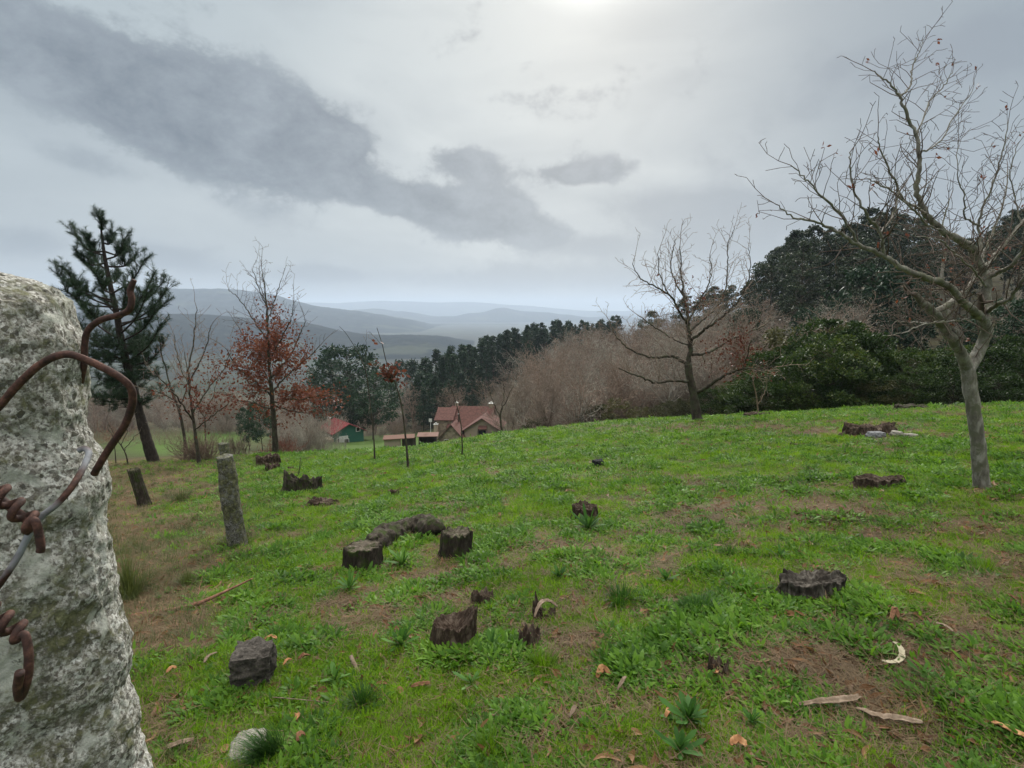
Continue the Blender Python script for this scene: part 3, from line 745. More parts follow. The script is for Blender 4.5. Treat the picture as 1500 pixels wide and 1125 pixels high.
def stump(px, py, wpx, hpx, label, seed, mat=None, name='tree_stump', cat='tree stump', cut=False, depth=.8, group='old cut stumps in the meadow', **kw):
    b = G(px, py); k = pxm(b)
    rx = wpx*k/2; h = hpx*k
    b = Vector((b.x, b.y+rx*depth*.7, 0)); b.z = h1(b.x, b.y)-.01
    V, Fc = stump_vf(h, rx/1.12, rx*depth/1.12, seed, **kw)
    if cut:
        me = mesh(name, V, Fc, mat or MB_GREY, True); me.materials.append(M_CUT)
        nf = 26*170
        idx = np.zeros(len(me.polygons), np.int32); idx[nf-170+340:] = 1; me.polygons.foreach_set('material_index', idx)
    else: me = mesh(name, V, Fc, mat or MB_DARK, True)
    return obj(name, me, loc=b, label=label, cat=cat, group=group)
# the big group of three in the middle
stump(528, 838, 62, 38, 'dark stump block with a pale cut top, left end of the rotten log ring', 11, MB_GREY, cut=True, jag=.16, hollow=0, depth=.8, flare=.22, amp=.15)
stump(664, 820, 50, 42, 'blocky upright dark stump at the right end of the rotten log ring', 12, MB_GREY, cut=True, jag=.2, hollow=0, depth=.85, flare=.22, amp=.16, lean=(.03, 0))
def log_arc():
    pp = [G(540, 818), G(565, 800), G(592, 788), G(618, 786), G(634, 792)]
    for p in pp: p.z += .05
    pp = [p+Vector((0, .12, 0)) for p in pp]
    b = pp[0].copy(); c = catmull([p-b for p in pp], 14)
    V, Fc = tube_vf(c, [.12, .15, .12, .155, .13], 60, True, .20, 5)
    V = np.array(V); V[:, 2] = V[:, 2]*1.0+(fbm(V[:, 0]*14, V[:, 1]*14, V[:, 2]*14, 31, 4)-.5)*.09; V[:, 1] += (fbm(V[:, 0]*22, V[:, 2]*22, V[:, 1]*22, 33, 4)-.5)*.07
    return obj('rotten_log', mesh('rotten_log', V, [tuple(f) for f in Fc], MB_GREY, True), loc=b, label='curved mossy rotten log lying between the pale topped block and the upright stump', cat='log')
log_arc()
stump(660, 955, 78, 42, 'nearest black hollow stump with its right rim standing up highest', 13, jag=.2, hollow=.35, wall=.9, tall=(.15, 1.0, .65), depth=.75, lean=(.02, 0))
stump(706, 888, 38, 20, 'small crumbled stump piece just behind the black hollow stump', 14, jag=.5, hollow=.3, depth=.8)
stump(797, 912, 40, 18, 'splintered dark stump fragment beside the pale curved bark peel', 15, jag=.9, hollow=.5, depth=.7, tall=(2.6, .5, .9))
stump(776, 952, 38, 26, 'small split black stump in front of the splintered fragment', 16, jag=.6, hollow=.7, depth=.8)
stump(858, 764, 40, 24, 'round crumbly brown stump alone in mid meadow behind a leafy weed', 17, jag=.3, hollow=.1, depth=.8, amp=.16)
stump(1197, 880, 106, 31, 'wide low grey rotten stump on the right of the meadow, left side collapsed', 18, MB_PALE, jag=.35, hollow=.22, wall=.9,  depth=.55, tall=(6.1, .55, .25), amp=.18)
stump(1296, 715, 80, 15, 'low flat ring stump a little left of the large bare tree', 19, jag=.35, hollow=.3, wall=.9, depth=.45, amp=.14)
stump(1284, 640, 80, 17, 'wide dark uprooted stump with a grey stone in its side', 20, jag=.5, hollow=.1, depth=.5, amp=.2)
stump(1341, 600, 52, 6, 'farthest low dark stump on the top edge of the meadow', 21, MB_GREY, jag=.5, hollow=.1, depth=.5, amp=.2)
stump(440, 721, 60, 20, 'long low mossy stump left of the saplings', 22, MB_GREY, jag=.5, hollow=.3, depth=.5, amp=.16, tall=(3.1, .6, .5))
stump(384, 683, 24, 14, 'left one of three dark lumps near the foot of the red leaved oak', 23, jag=.5, hollow=.1, amp=.2)
stump(398, 682, 22, 15, 'right one of three dark lumps near the foot of the red leaved oak', 24, jag=.5, hollow=.1, amp=.2)
stump(397, 690, 22, 9, 'lowest of three dark lumps near the foot of the red leaved oak', 25, jag=.6, hollow=.1, amp=.2)
stump(577, 727, 16, 9, 'very small stump in the grass below the red leaved sapling', 26, jag=.4, hollow=.2)
stump(1055, 995, 34, 22, 'small hollow burnt looking stump in the dry grass patch', 27, jag=.8, hollow=.9, depth=.9, tall=(3.3, .5, .5))
stump(1112, 611, 40, 6, 'flat dark stump near the white stemmed sapling', 28, jag=.5, hollow=.1, depth=.5, amp=.2)
stump(425, 690, 10, 6, 'tiny dark stump beside the low mossy stump', 29, jag=.4, hollow=.2)
stump(470, 742, 46, 8, 'low crumbled earthy stump mound below the long mossy stump', 30, jag=.8, hollow=.1, depth=.6, amp=.3)
stump(1170, 655, 22, 5, 'tiny flat stump left of the wide uprooted stump', 34, jag=.6, hollow=.1, depth=.6, amp=.3)
# wooden stub post left
b = G(213, 743); k = pxm(b)
V, Fc = stump_vf(.74, .098, .095, 41, jag=.03, hollow=0, lean=(-.16, 0), flare=.25, amp=.12)
me = mesh('wooden_post', V, Fc, MB_GREY, True); me.materials.append(M_CUT); idx = np.zeros(len(me.polygons), np.int32); idx[26*170+170:] = 1; me.polygons.foreach_set('material_index', idx)
obj('wooden_post', me, loc=b, label='short leaning sawn off trunk among rough brown grass', cat='wooden post')

# ------------------------------------------------------------------ stones
def rock(px, py, size, label, seed, mat, rz=0, box=.6, name='stone', round_=.0, sink=.1):
    b = G(px, py); 
    n = 56; u = np.linspace(-1, 1, n); Vs = []; Fs = []; off = 0
    for ax in range(3):
        for sg in (-1, 1):
            A, B = np.meshgrid(u, u); C = np.full_like(A, sg); q = [None]*3; q[ax] = C; q[(ax+1) % 3] = A if sg > 0 else B; q[(ax+2) % 3] = B if sg > 0 else A
            V = np.stack(q, -1).reshape(-1, 3); Vs.append(V)
            i = np.arange(n-1)[:, None]*n+np.arange(n-1)[None]; Fs.append((np.stack([i, i+1, i+1+n, i+n], -1).reshape(-1, 4))+off); off += n*n
    V = np.vstack(Vs); sph = V/np.linalg.norm(V, axis=1, keepdims=True)*1.15; V = V*box+sph*(1-box)
    d = 1+(fbm(V[:, 0]*1.4+seed, V[:, 1]*1.4, V[:, 2]*1.4, seed, 3)-.5)*.55+(fbm(V[:, 0]*6+seed, V[:, 1]*6, V[:, 2]*6, seed+1, 4)-.5)*.14
    V = V*d[:, None]*np.array(size)/2
    c, s_ = math.cos(rz), math.sin(rz); V = np.stack([V[:, 0]*c-V[:, 1]*s_, V[:, 0]*s_+V[:, 1]*c, V[:, 2]+size[2]*(.5-sink)], -1)
    b = Vector((b.x, b.y+size[1]*.45, 0)); b.z = h1(b.x, b.y)
    return obj(name, mesh(name, V, Fs, mat, True), loc=b, label=label, cat='stone')
def M_rock(name, lo, mid, hi):
    t = NT(name); p = t.objc(); n1 = t.noise(p, 14, 7, .7); n2 = t.noise(p, 90, 4, .7)
    c = t.ramp(t.math('ADD', t.math('MULTIPLY', n1, .6), t.math('MULTIPLY', n2, .4)), [(.35, lo), (.52, mid), (.72, hi)])
    t.bsdf(c, .9, t.bump(n1, .8, .012, t.bump(n2, .6, .004)), .2); return t.m
MR_D = M_rock('dark_stone', (.016, .014, .012), (.062, .054, .047), (.17, .15, .13)); MR_P = M_rock('pale_stone', (.10, .09, .075), (.24, .225, .19), (.42, .40, .35))
rock(363, 1014, (.205, .2, .235), 'squared brown grey stone block standing in the lush grass', 51, MR_D, .25, .9)
rock(350, 1124, (.14, .2, .06), 'pale rounded stone at the lower edge beside the long grass tuft', 52, MR_P, .3, .3)
rock(1287, 643, (.34, .2, .17), 'grey stone lodged in the wide uprooted stump', 53, M_rock('grey_stone', (.09, .09, .095), (.19, .19, .20), (.28, .28, .29)), 0, .3)
rock(1318, 640, (.22, .2, .13), 'left one of two small white stones beside the uprooted stump', 54, MR_P, .6, .5)
rock(1338, 641, (.24, .15, .08), 'right one of two small white stones beside the uprooted stump', 55, MR_P, -.2, .4)
rock(877, 685, (.20, .14, .16), 'small black angular stone alone in the far meadow', 56, M_rock('black_stone', (.010, .010, .012), (.02, .02, .022), (.04, .04, .045)), .3, .6)

# ------------------------------------------------------------------ fallen branches and bark
M_TWIG = bark_mat('red_brown_bark', [(.3, (.075, .035, .025)), (.5, (.19, .095, .065)), (.7, (.38, .22, .16))], 30, None, .004, .2)
M_TAN = bark_mat('pale_peeled_bark', [(.3, (.07, .048, .034)), (.5, (.17, .125, .09)), (.75, (.33, .26, .20))], 30, None, .004, .2)
M_WHITE = bark_mat('white_peeled_bark', [(.3, (.20, .18, .12)), (.6, (.40, .36, .26))], 20, None, .003, .3)
def ground_stick(pts, rad, mat, name, label, cat='stick', lift=.02, k=8, **kw):
    q = []
    for p in pts:
        g = G(p[0], p[1]); g.z += lift+(p[2] if len(p) > 2 else 0); q.append(g)
    b = q[0].copy(); c = catmull([v-b for v in q], 8); V, Fc = tube_vf(c, rad, k, True, .2, 2)
    return obj(name, mesh(name, V, [tuple(f) for f in Fc], mat, True), loc=b, label=label, cat=cat, **kw)
br = ground_stick([(190, 908), (225, 902), (262, 896), (290, 893, .03), (330, 880, .06), (372, 866, .10)], [.028, .024, .021, .017, .012, .005], M_TWIG, 'fallen_branch', 'long red brown fallen branch reaching from the granite post into the green grass', 'branch')
for i, (pp, r) in enumerate([([(192, 910), (210, 914), (238, 916, .02)], .010), ([(262, 896), (285, 886), (305, 872, .06)], .005), ([(290, 893), (292, 878, .05), (298, 862, .1)], .004)]):
    q = [G(a[0], a[1])+Vector((0, 0, .02+(a[2] if len(a) > 2 else 0))) for a in pp]; c = catmull([v-br.location for v in q], 6)
    V, Fc = tube_vf(c, [r, r*.4], 6); obj('twig', mesh('twig', V, [tuple(f) for f in Fc], M_TWIG, True), br)
for i, (pp, lab) in enumerate([([(200, 905), (194, 925), (188, 948)], 'short stick pointing down beside the post under the long branch'), ([(196, 932), (225, 928), (255, 920)], 'thin straight stick lying below the long fallen branch'),
    ([(205, 935), (218, 946), (240, 952)], 'lowest thin curved stick on the bare brown patch by the post'), ([(228, 945), (236, 930), (262, 926)], 'bent twig crossing the bare patch beside the post'),
    ([(210, 858), (235, 852), (258, 838)], 'pale broken stick among litter between the two posts'), ([(300, 975), (312, 968), (322, 965)], 'pale bent bark sliver on the lush grass above the stone block')]):
    ground_stick(pp, [.007, .005, .003], M_TWIG if i < 4 else M_TAN, 'stick', lab)
ground_stick([(400, 1034), (430, 1039), (482, 1044)], [.003, .002], M_TAN, 'straw_stem', 'single pale straw stem lying right of the stone block', 'straw', .05, 5)
ground_stick([(515, 978, .05), (524, 990), (534, 1000), (548, 1006)], [.012, .012, .008, .004], M_TAN, 'stick', 'short curved pinkish stick left of the near black stump')
ground_stick([(1020, 1024), (1040, 1030), (1052, 1036)], [.006, .006], M_TAN, 'stick', 'slim tan stick just above the big broad leaved rosette')
ground_stick([(1130, 1060), (1150, 1057), (1160, 1046), (1161, 1030), (1150, 1021), (1135, 1016)], [.006, .01, .008, .006, .004, .003], M_TAN, 'stick', 'hooked pale root piece right of the burnt looking stump')
ground_stick([(1385, 960), (1405, 985), (1426, 1004)], [.004, .003], M_TAN, 'stick', 'thin straight stalk on the dead grass of the right corner')
def bark_strip(pts, width, mat, label, name='bark_strip', cat='bark', lift=.03, curl=.5, group='fallen bark peels and big dead leaves'):
    q = []
    for p in pts:
        g = G(p[0], p[1]); g.z += lift+(p[2] if len(p) > 2 else 0); q.append(g)
    if name == 'fallen_leaf':
        mid = sum(q, Vector())/len(q); q = [mid+(v-mid)*.78 for v in q]; width *= .62; lift *= .6
    else: width *= .8
    q = [v+Vector((0, 0, .022)) for v in q]
    b = q[0].copy(); c = catmull([v-b for v in q], 5); n = len(c); V = []; M = 5
    for i, p in enumerate(c):
        t = (c[min(i+1, n-1)]-c[max(i-1, 0)]); t.z = 0; t.normalize(); s_ = Vector((-t.y, t.x, 0)); ww = width*(math.sin(math.pi*(.08+.84*i/(n-1))))**.6
        for j in range(M):
            a = (j/(M-1)-.5); V.append(tuple(p+s_*ww*a+Vector((0, 0, abs(a)**2*4*ww*curl*.6+mnoise.noise(p*90+Vector((j*3.1, 0, 0)))*ww*.22)) + s_*mnoise.noise(p*70+Vector((j*.2, 5, 0)))*ww*.22))
    n0 = len(V); V += [(x, y, z-.003) for x, y, z in V]
    Fc = []
    for i in range(n-1):
        for j in range(M-1):
            a = i*M+j; Fc.append((a, a+M, a+M+1, a+1)); Fc.append((n0+a, n0+a+1, n0+a+M+1, n0+a+M))
    for i in range(n-1):
        for a in (i*M, i*M+M-1): Fc.append((a, a+M, n0+a+M, n0+a))
    for e in (0, (n-1)*M):
        for j in range(M-1): Fc.append((e+j, e+j+1, n0+e+j+1, n0+e+j))
    return obj(name, mesh(name, V, Fc, mat, True), loc=b, label=label, cat=cat, group=group)
M_BL = bark_mat('brown_leaf', [(.3, (.06, .028, .016)), (.5, (.15, .075, .042)), (.7, (.30, .17, .10))], 30, None, .003, 1)
M_OR = bark_mat('orange_leaf', [(.3, (.12, .05, .022)), (.5, (.28, .14, .065)), (.7, (.45, .27, .14))], 30, None, .003, 1)
bark_strip([(1290, 984), (1308, 984), (1320, 976), (1316, 962), (1306, 956)], .035, M_WHITE, 'white crescent of peeled bark on the right side of the meadow', 'bark_crescent', curl=.2)
bark_strip([(1170, 1048), (1205, 1044), (1245, 1043), (1258, 1036)], .045, M_TAN, 'long flat grey tan bark strip near the lower right')
bark_strip([(1252, 1056), (1285, 1070), (1320, 1073), (1350, 1076)], .045, M_TAN, 'pinkish bark strip below the long flat grey tan one')
bark_strip([(1450, 1078), (1475, 1088), (1510, 1106)], .04, M_OR, 'orange brown bark strip in the lower right corner')
bark_strip([(783, 920), (790, 912, .05), (802, 908, .06), (816, 911, .03)], .035, M_TAN, 'pale curved bark peel leaning on the splintered stump fragment', lift=.05)
bark_strip([(298, 985), (306, 972), (322, 966)], .035, M_TAN, 'pale green grey leaf left of the stone block', 'fallen_leaf', 'leaf', curl=.2)
bark_strip([(598, 1022), (618, 1018), (634, 1014)], .05, M_BL, 'dull brown leaf flat in the grass below the near stump', 'fallen_leaf', 'leaf')
bark_strip([(1365, 925), (1385, 932, .01), (1397, 940)], .03, M_TAN, 'slender tan leaf with a long stalk right of the curled reddish leaf', 'fallen_leaf', 'leaf')
bark_strip([(1302, 925), (1308, 912, .04), (1316, 920)], .045, M_BL, 'curled reddish leaf standing up right of the wide grey stump', 'fallen_leaf', 'leaf')
bark_strip([(902, 1030), (912, 1018, .03), (918, 1008, .02)], .028, M_TAN, 'curled pale tan leaf in the centre foreground', 'fallen_leaf', 'leaf')
bark_strip([(832, 1070), (842, 1058, .02), (848, 1052)], .035, M_TAN, 'pinkish leaf on edge left of the tufts in the foreground', 'fallen_leaf', 'leaf')
bark_strip([(872, 1010), (882, 1000, .03), (896, 1002)], .06, M_OR, 'bright orange oak leaf standing in the grass', 'fallen_leaf', 'leaf')
bark_strip([(414, 988), (422, 982, .01), (430, 978)], .03, M_OR, 'orange leaf just right of the stone block', 'fallen_leaf', 'leaf')
bark_strip([(434, 980), (446, 976, .02), (458, 972)], .05, M_BL, 'dark brown oak leaf beside the small orange one near the stone block', 'fallen_leaf', 'leaf')
bark_strip([(386, 948), (398, 944, .01), (408, 946)], .045, M_OR, 'orange brown leaf on the grass directly behind the stone block', 'fallen_leaf', 'leaf')
bark_strip([(433, 1072), (438, 1064, .01), (436, 1058)], .04, M_OR, 'small orange leaf right of the long dark grass tuft', 'fallen_leaf', 'leaf')
bark_strip([(436, 1105), (440, 1095, .02), (450, 1090)], .045, M_BL, 'curled brown leaf at the foot of the long dark grass tuft', 'fallen_leaf', 'leaf')
bark_strip([(236, 1118), (262, 1108), (292, 1098)], .05, M_TAN, 'faded long leaf in the grass beside the granite post foot', 'fallen_leaf', 'leaf')
bark_strip([(244, 1000), (252, 994, .01), (262, 990)], .05, M_OR, 'pale orange leaf in lush grass between granite post and stone block', 'fallen_leaf', 'leaf')
bark_strip([(1066, 1110), (1080, 1106, .01), (1095, 1112)], .06, M_OR, 'wide orange brown leaf right of the big rosette', 'fallen_leaf', 'leaf')
bark_strip([(973, 1072), (978, 1064, .02), (985, 1060)], .035, M_OR, 'small curled orange leaf touching the big rosette', 'fallen_leaf', 'leaf')
bark_strip([(1040, 1000), (1047, 1006, .02), (1052, 996)], .04, M_OR, 'reddish leaf lying in the mouth of the burnt looking stump', 'fallen_leaf', 'leaf')

# ------------------------------------------------------------------ single weeds and tufts
def rosette(px, py, rpx, n, label, seed, w_=.28, mat=M_CLOVER, tilt=(.05, .75), group='broad leaved weed rosettes'):
    b = G(px, py); n = int(n*1.6); L = rpx*pxm(b)*1.25; b.z += .02; rg_ = random.Random(seed); m = MB()
    for i in range(n):
        a = i*2.4+rg_.uniform(-.6, .6); l = L*(1-.45*i/n)*rg_.uniform(.6, 1.15)
        V, Fc = blade(l, l*w_*rg_.uniform(.6, 1.0), tilt[0]+(tilt[1]-tilt[0])*i/n+rg_.uniform(-.2, .3), rg_.uniform(.3, 1.5), a, 5, (0, 0, .01), cl=[.28*rg_.uniform(.8, 1.2), .55, .95, .75*rg_.uniform(.8, 1.2), .9, .05])
        # fold along the midrib
        m.add(V, Fc)
    me = m.mesh('weed', mat, True); n_ = len(me.vertices); a = me.attributes.new('var', 'FLOAT', 'POINT'); a.data.foreach_set('value', np.repeat(np.array([rg_.random() for _ in range(n)]), n_//n).astype(np.float32))
    return obj('weed', me, loc=b, label=label, cat='weed', group=group)
M_ROS = leaf_mat('rosette_leaf', [(.0, (.025, .070, .016)), (.4, (.050, .13, .026)), (.75, (.095, .20, .045)), (1, (.17, .29, .09))], .35, .6, spec=.12)
for i, a in enumerate([(590, 832, 30, 16, 'pale green rosette of long leaves in the hollow of the log ring'), (512, 868, 26, 15, 'grey green rosette on a dark root left of the log ring'), (588, 952, 34, 15, 'broad leaved rosette left of the nearest black stump'),
    (1008, 1068, 46, 15, 'big broad leaved rosette in the right foreground, largest of all'), (862, 780, 30, 20, 'grey green leafy weed in front of the crumbly brown stump'), (818, 852, 20, 13, 'small dark rosette right of the log ring'),
    (768, 788, 16, 11, 'little rosette between the log ring and the crumbly stump'), (995, 1112, 40, 13, 'rosette cut by the lower edge below the big broad leaved one'), (492, 1005, 26, 7, 'sparse star shaped weed left of the curved pinkish stick'),
    (1142, 820, 18, 9, 'small flat grey green rosette above the wide grey stump'), (975, 855, 20, 12, 'leafy rosette in the middle of the meadow'), (720, 955, 22, 12, 'leafy weed right of the nearest black stump'),
    (690, 1010, 26, 9, 'loose leafy weed below the nearest black stump'), (1100, 1070, 26, 11, 'strap leaved weed right of the big rosette'), (1350, 1000, 22, 11, 'green leafy weed below the dead grass at right')]):
    rosette(*a[:4], a[4], 200+i, mat=M_ROS, w_=.22 if i in (0, 1, 4) else .30)
M_TUFT = leaf_mat('dark_tuft_blade', [(.0, (.020, .055, .012)), (.4, (.045, .12, .018)), (.75, (.085, .19, .03)), (1, (.15, .27, .05))], .4, .5)
def gtuft(px, py, wpx, hpx, n, label, seed, dirx=None, mat=M_TUFT, name='grass_tuft', bl=.006):
    b = G(px, py); k = pxm(b); rg_ = random.Random(seed); m = MB(); H = hpx*k*1.3
    for i in range(n):
        a = rg_.uniform(0, 6.28); rr = wpx*k*.35*math.sqrt(rg_.random())
        az_ = a+rg_.uniform(-.5, .5) if dirx is None else dirx+rg_.uniform(-.7, .7)
        V, Fc = blade(H*rg_.uniform(.5, 1.1), bl*rg_.uniform(.6, 1.2), rg_.uniform(.7, 1.5), rg_.uniform(.8, 2.0), az_, 4, (rr*math.cos(a), rr*math.sin(a), -.01)); m.add(V, Fc)
    return obj(name, m.mesh(name, mat), loc=b, label=label, cat='grass tuft', group='dark grass tufts in the meadow')
for i, a in enumerate([(398, 1115, 52, 62, 520, 'long dark combed grass tuft at the lower left, largest tuft'), (403, 940, 40, 24, 260, 'dark soft tuft behind the stone block'), (532, 1040, 36, 34, 260, 'dark tuft right of the pale straw stem'),
    (1022, 905, 64, 34, 320, 'wide upright dark tuft in the middle right meadow'), (910, 885, 60, 28, 260, 'dark green tuft beside the leafy rosette in mid meadow'), (1068, 815, 26, 18, 140, 'small upright tuft above the wide dark one'),
    (795, 985, 46, 36, 200, 'bright spreading tuft below the split black stump'), (1445, 840, 46, 24, 200, 'yellow green tuft near the right edge'), (190, 880, 44, 70, 420, 'dark shaggy tuft right against the granite post'),
    (345, 800, 70, 24, 300, 'shaggy tuft round the foot of the narrow stone post'), (265, 735, 36, 22, 200, 'dark rushy tuft between wooden post and narrow stone post'), (275, 860, 30, 26, 200, 'brownish tuft above the fallen branch'),
    (720, 1110, 60, 40, 260, 'low spreading tuft at the bottom centre'), (1290, 655, 1, 1, 2, None), (940, 692, 22, 7, 80, 'small dark tuft right of the black stone'), (1225, 668, 30, 9, 100, 'dark tuft left of the wide uprooted stump'),
    (1190, 690, 36, 9, 110, 'flat dark clump in the bright far grass left of the ring stump'), (1390, 622, 30, 10, 80, 'pale soft tuft between the far stumps and the large tree')]):
    if a[5]: gtuft(*a[:5], a[5], 300+i, dirx=(3.6 if i == 0 else None), mat=M_DRYGRASS if i in (8, 9, 10, 11) else (M_GRASS if i in (6, 7, 12, 17) else M_TUFT), bl=.0045 if i in (0, 1) else .006)
# ------------------------------------------------------------------ trees
def rv(rg_): 
    while True:
        v = Vector((rg_.uniform(-1, 1), rg_.uniform(-1, 1), rg_.uniform(-1, 1)))
        if .01 < v.length < 1: return v.normalized()
def grow(S_, tips, rg_, p, d, L, r, lev, lv):
    """lv: per level dicts: step, wob, up, nch, spread, lfac, rfac, rend"""
    q = lv[lev]; n = max(2, int(round(L/q['step']))); st = L/n; pos = Vector(p); d = Vector(d).normalized()
    last = lev == len(lv)-1
    for i in range(n):
        t0 = i/n; t1 = (i+1)/n
        d = (d+rv(rg_)*q['wob']+Vector((0, 0, q['up']))).normalized()
        e = pos+d*st
        S_.append((pos.copy(), e.copy(), r*(1-(1-q['rend'])*t0), r*(1-(1-q['rend'])*t1), lev))
        if not last and t1 > q.get('bare', .15):
            k = q['nch']*st; k = int(k)+(1 if rg_.random() < k-int(k) else 0)
            for _ in range(k):
                s_ = rv(rg_); s_ = (s_-d*s_.dot(d)).normalized()
                nd = (d*(1-q['spread'])+s_*q['spread']+Vector((0, 0, q.get('cup', .1)))).normalized()
                grow(S_, tips, rg_, e, nd, L*q['lfac']*rg_.uniform(.55, 1.1)*(1-.45*t1), r*(1-(1-q['rend'])*t1)*q['rfac'], lev+1, lv)
        pos = e
    tips.append((pos.copy(), d.copy()))
def segs_mesh(S_, base, mat, name, k=3, kmin=0):
    A = np.array([tuple(s[0]-base) for s in S_]); B = np.array([tuple(s[1]-base) for s in S_]); ra = np.array([s[2] for s in S_]); rb = np.array([s[3] for s in S_])
    V, Fc = seg_prisms(A, B, ra, rb, k); return mesh(name, V, Fc, mat, True)
def leaf_quads(C, D, size, rg_, aspect=.45, jit=1.0, droop=0.0):
    """one folded leaf card per centre C (n,3) with direction D"""
    n = len(C); D = D+rg_.normal(0, .5*jit, (n, 3)); D[:, 2] -= droop; D /= np.linalg.norm(D, axis=1, keepdims=True)+1e-9
    T = rg_.normal(0, 1, (n, 3)); X = np.cross(D, T); X /= np.linalg.norm(X, axis=1, keepdims=True)+1e-9
    s_ = (size*rg_.uniform(.6, 1.25, n))[:, None]; w_ = s_*aspect*.5
    V = np.stack([C, C+D*s_*.5+X*w_, C+D*s_, C+D*s_*.5-X*w_], 1)
    Fc = (np.arange(n)[:, None]*4+np.arange(4)[None]); var = np.repeat(rg_.random(n), 4)
    return V.reshape(-1, 3), Fc, var

MB_OAK = bark_mat('grey_oak_bark', [(.25, (.035, .031, .026)), (.46, (.15, .138, .115)), (.62, (.31, .295, .26)), (.8, (.48, .47, .43))], 16, (.13, .13, .09), .012, .4)
MB_OAKD = bark_mat('dark_oak_bark', [(.3, (.020, .016, .013)), (.5, (.055, .045, .036)), (.75, (.13, .11, .09))], 14, (.07, .075, .045), .015, .4)
MB_TWIG = bark_mat('brown_twig', [(.3, (.055, .042, .036)), (.6, (.15, .115, .095))], 10, None, .002, 1)
MB_TWIGL = bark_mat('pale_twig', [(.3, (.12, .085, .068)), (.6, (.26, .20, .16))], 10, None, .002, 1)
M_RED = leaf_mat('russet_leaf', [(.0, (.04, .014, .011)), (.4, (.105, .031, .023)), (.75, (.18, .060, .040)), (1, (.30, .14, .08))], .35, .55)

